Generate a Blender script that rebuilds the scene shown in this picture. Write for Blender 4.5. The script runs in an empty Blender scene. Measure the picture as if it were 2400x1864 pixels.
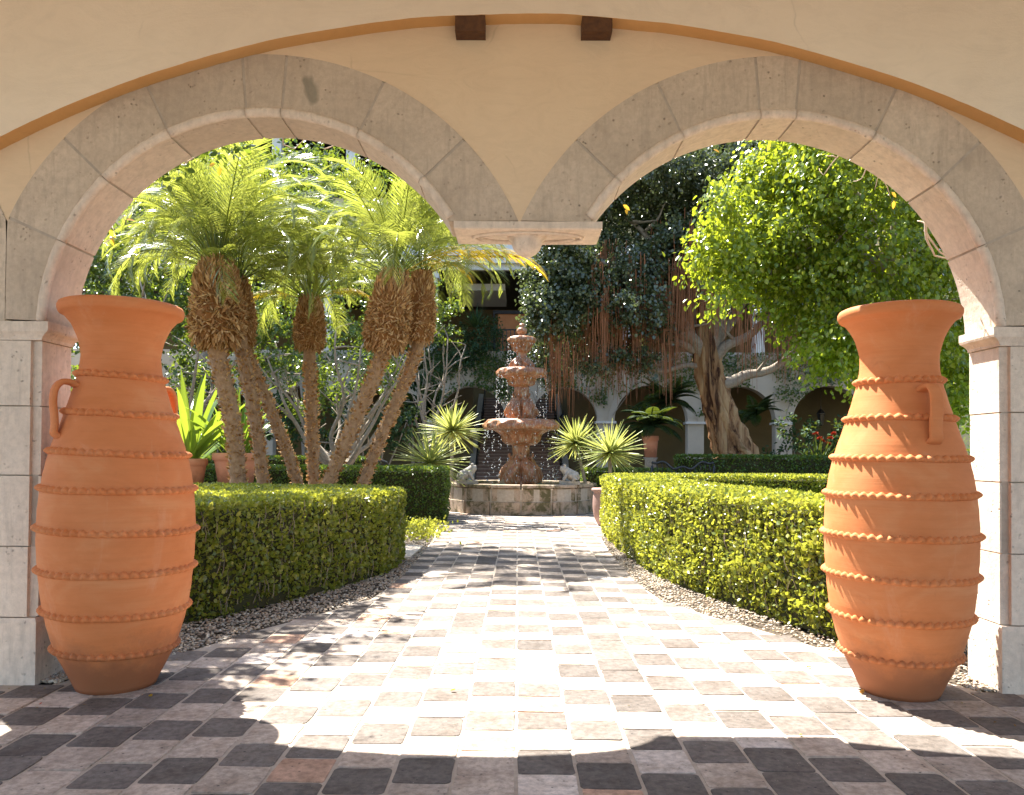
import bpy, math, random
import numpy as np
from mathutils import Matrix, Vector, noise
R = math.radians
random.seed(7); rng = np.random.default_rng(11)
scene = bpy.context.scene
col = scene.collection

# ------------------------------------------------------------------ camera, sky, sun, exposure
CAMZ, FPX, CY, PITCH = 1.5, 1850.0, 1033.0, 1.0
YAW = math.atan(14 / FPX)
cam_d = bpy.data.cameras.new("camera"); cam = bpy.data.objects.new("camera", cam_d); col.objects.link(cam)
CM = Matrix.Rotation(YAW, 3, 'Z') @ Matrix.Rotation(R(90 + PITCH), 3, 'X') @ Matrix.Rotation(R(0.4), 3, 'Z')
cam.matrix_world = Matrix.Translation((0, 0, CAMZ)) @ CM.to_4x4()
cam_d.sensor_width = 36; cam_d.lens = 36 * FPX / 2400
cam_d.shift_y = (CY - 932) / 2400
cam_d.clip_end = 1000; cam_d.clip_start = 0.05
scene.camera = cam

SD = Vector((-0.397, 0.405, 1.0)).normalized()
sun_d = bpy.data.lights.new("sun", 'SUN'); sun_d.energy = 5.0; sun_d.angle = R(0.5); sun_d.color = (1, .955, .88)
sun = bpy.data.objects.new("sun", sun_d); col.objects.link(sun)
sun.rotation_euler = SD.to_track_quat('Z', 'Y').to_euler()
w = bpy.data.worlds.new("World"); scene.world = w; w.use_nodes = True
nt = w.node_tree; bg = nt.nodes["Background"]
sky = nt.nodes.new("ShaderNodeTexSky"); sky.sky_type = 'NISHITA'; sky.sun_disc = False
sky.sun_elevation = math.asin(SD.z); sky.sun_rotation = math.atan2(SD.x, SD.y)
nt.links.new(sky.outputs[0], bg.inputs[0]); bg.inputs[1].default_value = 0.10
scene.view_settings.view_transform = 'Standard'; scene.view_settings.look = 'None'
scene.view_settings.exposure = 2.12; scene.view_settings.gamma = 1
scene.cycles.max_bounces = 10; scene.cycles.diffuse_bounces = 6; scene.cycles.transmission_bounces = 6
scene.cycles.transparent_max_bounces = 8
scene.cycles.use_denoising = True
scene.cycles.sample_clamp_indirect = 6

def W(px, py, y):
    """world point at distance y along the path, seen at photo position px,py (2400 wide)"""
    d = CM @ Vector(((px - 1200) / FPX, -(py - CY) / FPX, -1))
    t = y / d.y
    return Vector((0, 0, CAMZ)) + d * t

# ------------------------------------------------------------------ materials
def N(nt, t, **k):
    n = nt.nodes.new(t)
    for a, b in k.items():
        if a in n.inputs: n.inputs[a].default_value = b
        else: setattr(n, a, b)
    return n
def ramp(nt, src, stops):
    r = nt.nodes.new("ShaderNodeValToRGB"); e = r.color_ramp.elements
    while len(e) < len(stops): e.new(0.5)
    for i, (p, c) in enumerate(stops):
        e[i].position = p
        e[i].color = (c[0], c[1], c[2], 1) if isinstance(c, (tuple, list)) else (c, c, c, 1)
    nt.links.new(src, r.inputs[0]); return r.outputs[0]
def mixc(nt, fac, a, b, mode='MIX'):
    m = nt.nodes.new("ShaderNodeMix"); m.data_type = 'RGBA'; m.blend_type = mode
    for s, v in ((0, fac), (6, a), (7, b)):
        if isinstance(v, bpy.types.NodeSocket): nt.links.new(v, m.inputs[s])
        elif s == 0: m.inputs[0].default_value = v
        else: m.inputs[s].default_value = (v[0], v[1], v[2], 1)
    return m.outputs[2]
def math_(nt, op, a, b=0.0):
    m = nt.nodes.new("ShaderNodeMath"); m.operation = op
    for i, v in enumerate((a, b)):
        if isinstance(v, bpy.types.NodeSocket): nt.links.new(v, m.inputs[i])
        else: m.inputs[i].default_value = v
    return m.outputs[0]
def base_mat(name, rough=0.8, spec=0.3):
    m = bpy.data.materials.new(name); m.use_nodes = True; nt = m.node_tree
    p = nt.nodes["Principled BSDF"]; p.inputs["Roughness"].default_value = rough
    p.inputs["Specular IOR Level"].default_value = spec
    tc = nt.nodes.new("ShaderNodeTexCoord")
    return m, nt, p, tc.outputs["Object"]
def noise_(nt, vec, scale, detail=6, rough=0.6, dist=0.0):
    n = N(nt, "ShaderNodeTexNoise"); n.inputs["Scale"].default_value = scale
    n.inputs["Detail"].default_value = detail; n.inputs["Roughness"].default_value = rough
    n.inputs["Distortion"].default_value = dist
    nt.links.new(vec, n.inputs["Vector"]); return n.outputs["Fac"]
def stretch(nt, vec, s):
    m = nt.nodes.new("ShaderNodeMapping"); m.inputs["Scale"].default_value = s
    nt.links.new(vec, m.inputs[0]); return m.outputs[0]
def bump(nt, p, h, strength=0.4, dist=0.01):
    b = nt.nodes.new("ShaderNodeBump"); b.inputs["Strength"].default_value = strength
    b.inputs["Distance"].default_value = dist
    nt.links.new(h, b.inputs["Height"]); nt.links.new(b.outputs[0], p.inputs["Normal"])

def stone_mat(name, c0, c1, c2, pits=0.75, sc=1.0, moss=False, stain=True):
    m, nt, p, v = base_mat(name, .85, .2)
    n1 = noise_(nt, v, 2.2 * sc, 8, .65, .6); n2 = noise_(nt, v, 22 * sc, 6, .7)
    c = ramp(nt, n1, [(.3, c0), (.5, c1), (.72, c2)])
    c = mixc(nt, ramp(nt, n2, [(.38, 0.0), (.68, .42)]), c, tuple(x * .62 for x in c0))
    ra_ = N(nt, 'ShaderNodeAttribute'); ra_.attribute_name = 'rnd'
    c = mixc(nt, math_(nt, 'MULTIPLY', ra_.outputs['Fac'], .42), c, (.30, .235, .175))
    st = noise_(nt, stretch(nt, v, (9, 9, 1.2)), 2.0 * sc, 6, .7)
    c = mixc(nt, ramp(nt, st, [(.50, 0.0), (.68, .5)]), c, tuple(x * .58 for x in c1))
    vo = N(nt, "ShaderNodeTexVoronoi"); vo.inputs["Scale"].default_value = 30 * sc
    wv = mixc(nt, .06, v, noise_(nt, v, 8, 2)); nt.links.new(wv, vo.inputs["Vector"])
    gate = noise_(nt, v, 6 * sc, 3)
    pit = math_(nt, 'MULTIPLY', ramp(nt, vo.outputs["Distance"], [(.14, 1.0), (.26, 0.0)]), ramp(nt, gate, [(.52, 0.0), (.66, 1.0)]))
    c = mixc(nt, math_(nt, 'MULTIPLY', pit, pits), c, tuple(x * .35 for x in c0))
    if stain:
        s2 = noise_(nt, v, 1.1, 4, .5, .4)
        c = mixc(nt, ramp(nt, s2, [(.665, 0.0), (.68, .7)]), c, (.19, .175, .13))
    if moss:
        mo = noise_(nt, v, 3.0, 6, .75, .5)
        c = mixc(nt, ramp(nt, mo, [(.46, 0.0), (.60, .9)]), c, (.075, .07, .025))
    nt.links.new(c, p.inputs["Base Color"])
    h = math_(nt, 'SUBTRACT', n2, math_(nt, 'MULTIPLY', pit, 1.4))
    bump(nt, p, h, .55, .012)
    return m
def plaster_mat(name, c0, c1, sc=1.0, rough=.85):
    m, nt, p, v = base_mat(name, rough, .2)
    n1 = noise_(nt, v, .9 * sc, 5, .6, 1.0); n2 = noise_(nt, stretch(nt, v, (1, 1, 2.5)), 3.2 * sc, 8, .7, 2.5)
    c = ramp(nt, n1, [(.3, c0), (.7, c1)])
    c = mixc(nt, ramp(nt, n2, [(.45, 0.0), (.75, .3)]), c, tuple(x * .8 for x in c0))
    cr = N(nt, "ShaderNodeTexVoronoi"); cr.feature = 'DISTANCE_TO_EDGE'; cr.inputs["Scale"].default_value = 1.3
    wv = mixc(nt, .35, v, N(nt, "ShaderNodeTexNoise", Scale=3.0, Detail=6.0).outputs["Color"]); nt.links.new(wv, cr.inputs["Vector"])
    ck = math_(nt, 'MULTIPLY', ramp(nt, cr.outputs["Distance"], [(0, .35), (.006, 0.0)]), ramp(nt, noise_(nt, v, 1.7, 2), [(.5, 0.0), (.6, 1.0)]))
    c = mixc(nt, ck, c, tuple(x * .55 for x in c0))
    nt.links.new(c, p.inputs["Base Color"])
    bump(nt, p, math_(nt, 'ADD', n2, math_(nt, 'MULTIPLY', noise_(nt, v, 60, 3), .25)), .35, .012)
    return m
def plain_mat(name, c0, c1=None, rough=.7, sc=8, spec=.3, bumps=.3, metal=0.0):
    m, nt, p, v = base_mat(name, rough, spec); c1 = c1 or tuple(x * .7 for x in c0)
    n = noise_(nt, v, sc, 6, .65)
    nt.links.new(ramp(nt, n, [(.3, c0), (.7, c1)]), p.inputs["Base Color"])
    p.inputs["Metallic"].default_value = metal
    bump(nt, p, n, bumps, .02); return m
def leaf_mat(name, cols, rough=.35, trans=.35, spec=.5, tcol=None, orand=.12):
    m = bpy.data.materials.new(name); m.use_nodes = True; nt = m.node_tree
    p = nt.nodes["Principled BSDF"]; out = nt.nodes["Material Output"]
    a = N(nt, "ShaderNodeAttribute"); a.attribute_name = "rnd"
    oi = N(nt, "ShaderNodeObjectInfo")
    f = math_(nt, 'FRACT', math_(nt, 'ADD', a.outputs["Fac"], math_(nt, 'MULTIPLY', oi.outputs["Random"], orand)))
    k = len(cols); c = ramp(nt, f, [(i / (k - 1) if k > 1 else 0, cc) for i, cc in enumerate(cols)])
    nt.links.new(c, p.inputs["Base Color"]); p.inputs["Roughness"].default_value = rough
    p.inputs["Specular IOR Level"].default_value = spec
    t = N(nt, "ShaderNodeBsdfTranslucent")
    tc = mixc(nt, .6, c, tcol or (.45, .55, .03)); nt.links.new(tc, t.inputs["Color"])
    mx = N(nt, "ShaderNodeMixShader"); mx.inputs[0].default_value = trans
    nt.links.new(p.outputs[0], mx.inputs[1]); nt.links.new(t.outputs[0], mx.inputs[2])
    nt.links.new(mx.outputs[0], out.inputs["Surface"]); return m

M = {}
M['plaster'] = plaster_mat('cream_plaster', (.66, .50, .33), (.70, .54, .365))
M['soffit'] = plaster_mat('bounce_tinted_plaster', (.62, .35, .13), (.66, .39, .16))  # cream plaster with warm bounced light painted into its colour
M['face'] = plaster_mat('pale_plaster', (.70, .59, .455), (.76, .65, .505), .7)
M['stone'] = stone_mat('arch_stone', (.50, .405, .305), (.60, .49, .375), (.68, .56, .43))
M['reveal'] = stone_mat('pier_and_lit_reveal_stone', (.64, .53, .425), (.71, .60, .485), (.76, .65, .53), .6, 1, False, False)  # pier stone; on arch undersides its paleness stands in for floor bounce
M['mortar'] = plain_mat('mortar', (.48, .41, .33), (.36, .30, .24), .95, 14)
M['wood'] = plain_mat('dark_wood', (.13, .055, .02), (.06, .025, .012), .6, 18)
M['basin'] = stone_mat('basin_stone', (.36, .27, .20), (.46, .36, .27), (.42, .28, .20), .5, 1.6, True, False)
M['back_wall'] = plaster_mat('back_plaster', (.48, .43, .35), (.58, .52, .43), .6)
M['yellow'] = plaster_mat('yellow_plaster', (.55, .44, .22), (.62, .50, .27), .6)
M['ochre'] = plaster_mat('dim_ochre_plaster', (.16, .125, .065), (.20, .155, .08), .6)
M['white'] = plain_mat('white_paint', (.75, .74, .70), (.66, .65, .62), .6, 4)
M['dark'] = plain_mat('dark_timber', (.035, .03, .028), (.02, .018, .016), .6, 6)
M['orange'] = plain_mat('orange_plaster', (.5, .2, .08), (.42, .16, .06), .8, 3)
M['brick'] = plain_mat('stair_brick', (.30, .19, .14), (.20, .13, .10), .85, 9)
M['iron'] = plain_mat('dark_iron', (.02, .022, .025), (.03, .032, .035), .35, 20, .5)
M['soil'] = plain_mat('soil', (.10, .075, .05), (.05, .04, .03), 1, 3)
M['bark'] = plain_mat('pale_bark', (.40, .34, .27), (.22, .18, .14), .9, 10, .2, .6)
M['sculpt'] = plain_mat('carved_stone', (.42, .38, .32), (.25, .23, .2), .85, 14)
M['urn'] = plain_mat('mauve_terracotta', (.36, .23, .19), (.28, .18, .15), .75, 6)
M['lawn'] = plain_mat('lawn', (.09, .16, .02), (.13, .22, .03), .9, 20)

def terracotta(name, c0, c1, c2):
    m, nt, p, v = base_mat(name, .72, .25)
    n1 = noise_(nt, stretch(nt, v, (1, 1, 2.2)), 2.2, 6, .6, .5); n2 = noise_(nt, v, 50, 4)
    c = ramp(nt, n1, [(.28, c0), (.5, c1), (.75, c2)])
    c = mixc(nt, ramp(nt, noise_(nt, stretch(nt, v, (.6, .6, 14)), 3, 5, .7), [(.45, 0.0), (.75, .24)]), c, tuple(x * .78 for x in c0))
    c = mixc(nt, ramp(nt, noise_(nt, stretch(nt, v, (1, 1, .5)), 1.7, 8, .75, 1.0), [(.56, 0.0), (.70, .28)]), c, (.66, .42, .28))
    c = mixc(nt, ramp(nt, noise_(nt, v, 5.5, 8, .72, 1.5), [(.60, 0.0), (.72, .30)]), c, (.34, .12, .05))
    sep = N(nt, "ShaderNodeSeparateXYZ"); nt.links.new(v, sep.inputs[0])
    dirt = math_(nt, 'ADD', sep.outputs[2], math_(nt, 'MULTIPLY', noise_(nt, v, 3.5, 6, .7), .5))
    c = mixc(nt, ramp(nt, dirt, [(.42, .75), (.62, 0.0)]), c, (.22, .09, .045))
    nt.links.new(c, p.inputs["Base Color"])
    rings = noise_(nt, stretch(nt, v, (.5, .5, 30)), 3, 4, .7)
    bump(nt, p, math_(nt, 'ADD', math_(nt, 'MULTIPLY', rings, .6), math_(nt, 'MULTIPLY', n2, .25)), .3, .006)
    return m
M['terra'] = terracotta('terracotta', (.52, .165, .050), (.58, .20, .070), (.62, .265, .11))
M['pot'] = terracotta('pot_terracotta', (.55, .24, .14), (.62, .28, .17), (.60, .32, .22))
# fountain: wet reddish stone with pale mineral crust
def fountain_mat():
    m, nt, p, v = base_mat('fountain_stone', .38, .5)
    n1 = noise_(nt, v, 3, 6, .6, .5); n2 = noise_(nt, stretch(nt, v, (6, 6, 1.5)), 3, 6, .7, .5)
    c = ramp(nt, n1, [(.3, (.17, .065, .025)), (.55, (.34, .14, .06)), (.8, (.20, .08, .035))])
    c = mixc(nt, ramp(nt, n2, [(.52, 0.0), (.62, .65)]), c, (.46, .43, .33))
    c = mixc(nt, ramp(nt, noise_(nt, v, 5, 5), [(.62, 0.0), (.75, .5)]), c, (.12, .13, .05))
    nt.links.new(c, p.inputs["Base Color"]); bump(nt, p, noise_(nt, v, 26, 5), .5, .02); return m
M['fountain'] = fountain_mat()
def water_mat():
    m, nt, p, v = base_mat('water', .05, .5)
    p.inputs["Base Color"].default_value = (.04, .055, .04, 1); bump(nt, p, noise_(nt, v, 6, 3), .3, .03); return m
M['water'] = water_mat()
def drop_mat():
    m, nt, p, v = base_mat('water_drops', .08, .8)
    p.inputs["Base Color"].default_value = (.85, .9, .92, 1); p.inputs["Transmission Weight"].default_value = .5; return m
M['drop'] = drop_mat()
def attr_mat(name, rough, detail_scale, pits=0.0, bumps=.3, spec=.2):
    m, nt, p, v = base_mat(name, rough, spec)
    a = N(nt, "ShaderNodeAttribute"); a.attribute_name = "col"
    n = noise_(nt, v, detail_scale, 6, .7); n2 = noise_(nt, v, detail_scale * .18, 5, .6)
    c = mixc(nt, ramp(nt, n, [(.38, .0), (.62, .75)]), a.outputs["Color"], (.5, .5, .5), 'MULTIPLY')
    c = mixc(nt, ramp(nt, n2, [(.42, .0), (.66, .6)]), c, (.60, .54, .48), 'MULTIPLY')
    if pits:
        vo = N(nt, "ShaderNodeTexVoronoi"); vo.inputs["Scale"].default_value = 26; nt.links.new(v, vo.inputs["Vector"])
        g = ramp(nt, noise_(nt, v, 14, 3), [(.52, 0.0), (.6, 1.0)])
        k = math_(nt, 'MULTIPLY', ramp(nt, vo.outputs["Distance"], [(.1, 1.0), (.22, 0.0)]), g)
        c = mixc(nt, math_(nt, 'MULTIPLY', k, pits), c, (.03, .028, .028))
        v2 = N(nt, "ShaderNodeTexVoronoi"); v2.inputs["Scale"].default_value = 42; nt.links.new(v, v2.inputs["Vector"])
        c = mixc(nt, math_(nt, 'MULTIPLY', ramp(nt, v2.outputs["Distance"], [(.08, 1.0), (.16, 0.0)]), ramp(nt, noise_(nt, v, 17, 2), [(.55, 0.0), (.62, .6)])), c, (.45, .4, .34))
    nt.links.new(c, p.inputs["Base Color"]); bump(nt, p, n, bumps, .006); return m
M['tile'] = attr_mat('paving_stone', .8, 28, .8)
M['pebble'] = attr_mat('pebbles', .7, 60, 0)
M['fibre'] = leaf_mat('palm_fibre', [(.24, .11, .04), (.44, .27, .12), (.62, .44, .24), (.36, .19, .08)], .8, .12, .1, (.5, .25, .06))
M['trunk_palm'] = plain_mat('palm_trunk', (.40, .27, .165), (.22, .135, .08), .9, 16, .15, .9)
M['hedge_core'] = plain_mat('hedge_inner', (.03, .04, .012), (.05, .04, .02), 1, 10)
M['hedge'] = leaf_mat('hedge_leaves', [(.07, .105, .018), (.14, .19, .028), (.24, .28, .045), (.38, .38, .07), (.10, .15, .025), (.18, .21, .035)], .28, .45, .6, (.62, .60, .05))
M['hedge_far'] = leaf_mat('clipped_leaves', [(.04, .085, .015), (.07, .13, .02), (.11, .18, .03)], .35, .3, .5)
M['palm'] = leaf_mat('palm_leaflets', [(.09, .14, .025), (.14, .20, .035), (.23, .26, .04), (.11, .17, .035)], .24, .42, .9, (.62, .64, .09), .6)
M['palm_yellow'] = leaf_mat('yellow_leaflets', [(.40, .32, .03), (.50, .34, .04), (.30, .28, .03)], .45, .5, .3, (.8, .55, .03))
M['ficus_light'] = leaf_mat('light_leaves', [(.05, .10, .015), (.10, .17, .02), (.18, .25, .03), (.28, .32, .035)], .25, .46, .65, (.56, .62, .025))
M['ficus_dark'] = leaf_mat('dark_leaves', [(.045, .06, .032), (.07, .09, .045), (.11, .13, .06)], .24, .25, .8, (.2, .26, .05))
M['shrub'] = leaf_mat('shrub_leaves', [(.025, .06, .02), (.05, .1, .025), (.10, .17, .03)], .28, .3, .6)
M['strap'] = leaf_mat('strap_leaves', [(.06, .13, .02), (.10, .19, .03), (.15, .24, .04)], .3, .4, .5)
M['fern'] = leaf_mat('fern_leaves', [(.02, .05, .025), (.035, .075, .035), (.05, .09, .04)], .6, .12, .15)
M['yucca'] = leaf_mat('striped_leaves', [(.38, .42, .13), (.52, .52, .20), (.16, .24, .06), (.45, .46, .14)], .4, .35, .4, (.75, .72, .15))
M['root'] = plain_mat('aerial_root', (.34, .15, .075), (.20, .085, .045), .95, 30, .1)
M['flower'] = plain_mat('orange_flower', (.50, .075, .02), (.38, .04, .012), .6, 10)
M['deadleaf'] = leaf_mat('yellowed_leaf', [(.5, .35, .04), (.45, .18, .05)], .5, .5, .3, (.8, .5, .03))
M['litter'] = leaf_mat('dry_litter', [(.25, .13, .05), (.12, .06, .03), (.30, .22, .08), (.10, .12, .03)], .8, .1, .1)
M['twig'] = plain_mat('bare_twig', (.50, .40, .32), (.36, .28, .22), .8, 30, .2)

# banyan bark: deep vertical folds, pale ridges
def ficus_bark():
    m, nt, p, v = base_mat('folded_bark', .85, .2)
    n = noise_(nt, stretch(nt, v, (1.7, 1.7, .22)), 2.2, 7, .6, 1.0)
    nt.links.new(ramp(nt, n, [(.40, (.05, .022, .012)), (.48, (.25, .13, .06)), (.62, (.42, .27, .14))]), p.inputs["Base Color"])
    bump(nt, p, n, 1.0, .08); return m
M['ficus_bark'] = ficus_bark()

# ------------------------------------------------------------------ mesh helpers
def link(name, me, mat, parent=None, smooth=False):
    o = bpy.data.objects.new(name, me); col.objects.link(o)
    if mat is not None: me.materials.append(M[mat] if isinstance(mat, str) else mat)
    if parent is not None: o.parent = parent
    if smooth: me.polygons.foreach_set("use_smooth", [True] * len(me.polygons))
    return o
def tag(o, label=None, cat=None, group=None, kind=None):
    if label: o["label"] = label
    if cat: o["category"] = cat
    if group: o["group"] = group
    if kind: o["kind"] = kind
    return o
def empty(name, loc, label=None, cat=None, group=None, rz=0):
    o = bpy.data.objects.new(name, None); col.objects.link(o); o.location = loc
    o.rotation_euler = (0, 0, rz); o.empty_display_size = .2
    return tag(o, label, cat, group)
class MB:
    def __init__(s): s.v = []; s.f = []
    def add(s, vs, fs):
        n = len(s.v); s.v += [tuple(v) for v in vs]; s.f += [tuple(i + n for i in f) for f in fs]
    def box(s, x0, x1, y0, y1, z0, z1):
        s.add([(x0, y0, z0), (x1, y0, z0), (x1, y1, z0), (x0, y1, z0), (x0, y0, z1), (x1, y0, z1), (x1, y1, z1), (x0, y1, z1)],
              [(0, 3, 2, 1), (4, 5, 6, 7), (0, 1, 5, 4), (1, 2, 6, 5), (2, 3, 7, 6), (3, 0, 4, 7)])
    def prism_xz(s, poly, y0, y1):
        n = len(poly); s.add([(x, y0, z) for x, z in poly] + [(x, y1, z) for x, z in poly],
              [tuple(range(n)), tuple(range(2 * n - 1, n - 1, -1))] + [(i + n, (i + 1) % n + n, (i + 1) % n, i) for i in range(n)])
    def prism_xy(s, poly, z0, z1):
        n = len(poly); s.add([(x, y, z0) for x, y in poly] + [(x, y, z1) for x, y in poly],
              [tuple(range(n - 1, -1, -1)), tuple(range(n, 2 * n))] + [(i, (i + 1) % n, (i + 1) % n + n, i + n) for i in range(n)])
    def tube(s, pts, rad, k=8, cap=True, wob=0.0, fold=0, foldamp=0.0):
        pts = [Vector(p) for p in pts]; n = len(pts)
        if not hasattr(rad, '__len__'): rad = [rad] * n
        vs = []; up = Vector((.13, .31, .94))
        for i, p in enumerate(pts):
            t = (pts[min(i + 1, n - 1)] - pts[max(i - 1, 0)]).normalized()
            a = t.cross(up)
            if a.length < .1: a = t.cross(Vector((1, 0, 0)))
            a.normalize(); b = t.cross(a).normalized()
            for j in range(k):
                th = 2 * math.pi * j / k
                r = rad[i] * (1 + wob * noise.noise(p * 3 + Vector((j * 1.7, i * .3, 0))))
                if fold: r *= 1 + foldamp * math.sin(fold * th + i * .25 + 2 * noise.noise(p * 1.3)) * (.6 + .6 * noise.noise(p * 2 + Vector((th, 0, 0))))
                vs.append(p + a * math.cos(th) * r + b * math.sin(th) * r)
        fs = [(i * k + j, i * k + (j + 1) % k, (i + 1) * k + (j + 1) % k, (i + 1) * k + j) for i in range(n - 1) for j in range(k)]
        if cap: fs += [tuple(range(k - 1, -1, -1)), tuple(range((n - 1) * k, n * k))]
        s.add(vs, fs)
    def lathe(s, prof, c=(0, 0, 0), k=48, fn=None, cap=True):
        vs = []
        for i, (r, z) in enumerate(prof):
            for j in range(k):
                th = 2 * math.pi * j / k; rr = r + (fn(th, z, r) if fn else 0)
                vs.append((c[0] + rr * math.cos(th), c[1] + rr * math.sin(th), c[2] + z))
        n = len(prof)
        fs = [(i * k + j, i * k + (j + 1) % k, (i + 1) * k + (j + 1) % k, (i + 1) * k + j) for i in range(n - 1) for j in range(k)]
        if cap: fs += [tuple(range(k - 1, -1, -1)), tuple(range((n - 1) * k, n * k))]
        s.add(vs, fs)
    def build(s, name, mat, parent=None, smooth=False):
        me = bpy.data.meshes.new(name); me.from_pydata(s.v, [], s.f); me.update()
        return link(name, me, mat, parent, smooth)

def np_mesh(name, V, F, mat, parent=None, rnd=None, colr=None, smooth=False):
    """V (n,3), F (m,k) constant k"""
    me = bpy.data.meshes.new(name); k = F.shape[1]
    me.vertices.add(len(V)); me.vertices.foreach_set("co", V.astype(np.float32).ravel())
    me.loops.add(F.size); me.loops.foreach_set("vertex_index", F.astype(np.int32).ravel())
    me.polygons.add(len(F)); me.polygons.foreach_set("loop_start", (np.arange(len(F)) * k).astype(np.int32))
    me.polygons.foreach_set("loop_total", np.full(len(F), k, dtype=np.int32))
    me.update(calc_edges=True)
    if rnd is not None:
        a = me.attributes.new("rnd", 'FLOAT', 'POINT'); a.data.foreach_set("value", rnd.astype(np.float32))
    if colr is not None:
        a = me.attributes.new("col", 'FLOAT_COLOR', 'POINT'); a.data.foreach_set("color", colr.astype(np.float32).ravel())
    return link(name, me, mat, parent, smooth)

def norm(a): return a / np.maximum(np.linalg.norm(a, axis=1, keepdims=True), 1e-9)
LP = np.array([(0, 0, 0), (.30, .42, .06), (.68, .36, .04), (1, 0, -.06), (.68, -.36, .04), (.30, -.42, .06)])
LF = np.array([(0, 3, 2, 1), (0, 5, 4, 3)])
def leaves(P, D, Nn, size, aspect=.55, profile=LP, faces=LF):
    """P base points, D growth directions, Nn approximate face normals"""
    n = len(P); D = norm(D); S = norm(np.cross(Nn, D)); U = np.cross(D, S)
    size = np.broadcast_to(size, (n,))[:, None]
    k = len(profile)
    V = np.empty((n, k, 3))
    for i, (a, b, c) in enumerate(profile):
        V[:, i] = P + D * a * size + S * b * size * aspect * 2 * .5 + U * c * size
    F = (np.arange(n)[:, None, None] * k + faces[None]).reshape(-1, faces.shape[1])
    r = np.repeat(rng.random(n), k)
    return V.reshape(-1, 3), F, r
def leaf_obj(name, mat, parent, sets, rnd=None):
    V = []; F = []; Rn = []; o = 0
    for v, f, r in sets: V.append(v); F.append(f + o); Rn.append(r); o += len(v)
    return np_mesh(name, np.concatenate(V), np.concatenate(F), mat, parent, np.concatenate(Rn))
def rdir(n): return norm(rng.normal(size=(n, 3)))

# ------------------------------------------------------------------ ground
def sheet(name, pts, z, mat, kind='structure'):
    me = bpy.data.meshes.new(name); me.from_pydata([(x, y, z) for x, y in pts], [], [tuple(range(len(pts)))]); me.update()
    o = link(name, me, mat); o["kind"] = kind; return o
sheet('ground', [(-150, -60), (150, -60), (150, 160), (-150, 160)], -.012, 'soil')
EY = [5.05, 5.5, 5.95, 6.5, 7.05, 7.6, 8.1, 9.0, 9.8, 12, 14, 16.6, 17.6, 18.6, 21.3, 24, 25.5]
EX = [2.98, 2.75, 2.45, 2.25, 1.98, 1.72, 1.50, 1.42, 1.40, 1.42, 1.50, 1.75, 3.2, 4.0, 4.6, 4.0, 3.2]
def edge(y): return float(np.interp(y, EY, EX))
def inside(x, y):
    if y < 5.05: return abs(x) < 9.2
    if y > 25.5: return abs(x) < 3
    return abs(x) < edge(y) + .04
pl = [(-9.3, -12), (9.3, -12), (9.3, 5.0)] + [(e, y) for y, e in zip(EY, EX)] + [(3, 34), (-3, 34)] + [(-e, y) for y, e in reversed(list(zip(EY, EX)))] + [(-9.3, 5.0)]
sheet('path_bed', pl, .0045, 'mortar')
TW, TD = .287, .296
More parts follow.
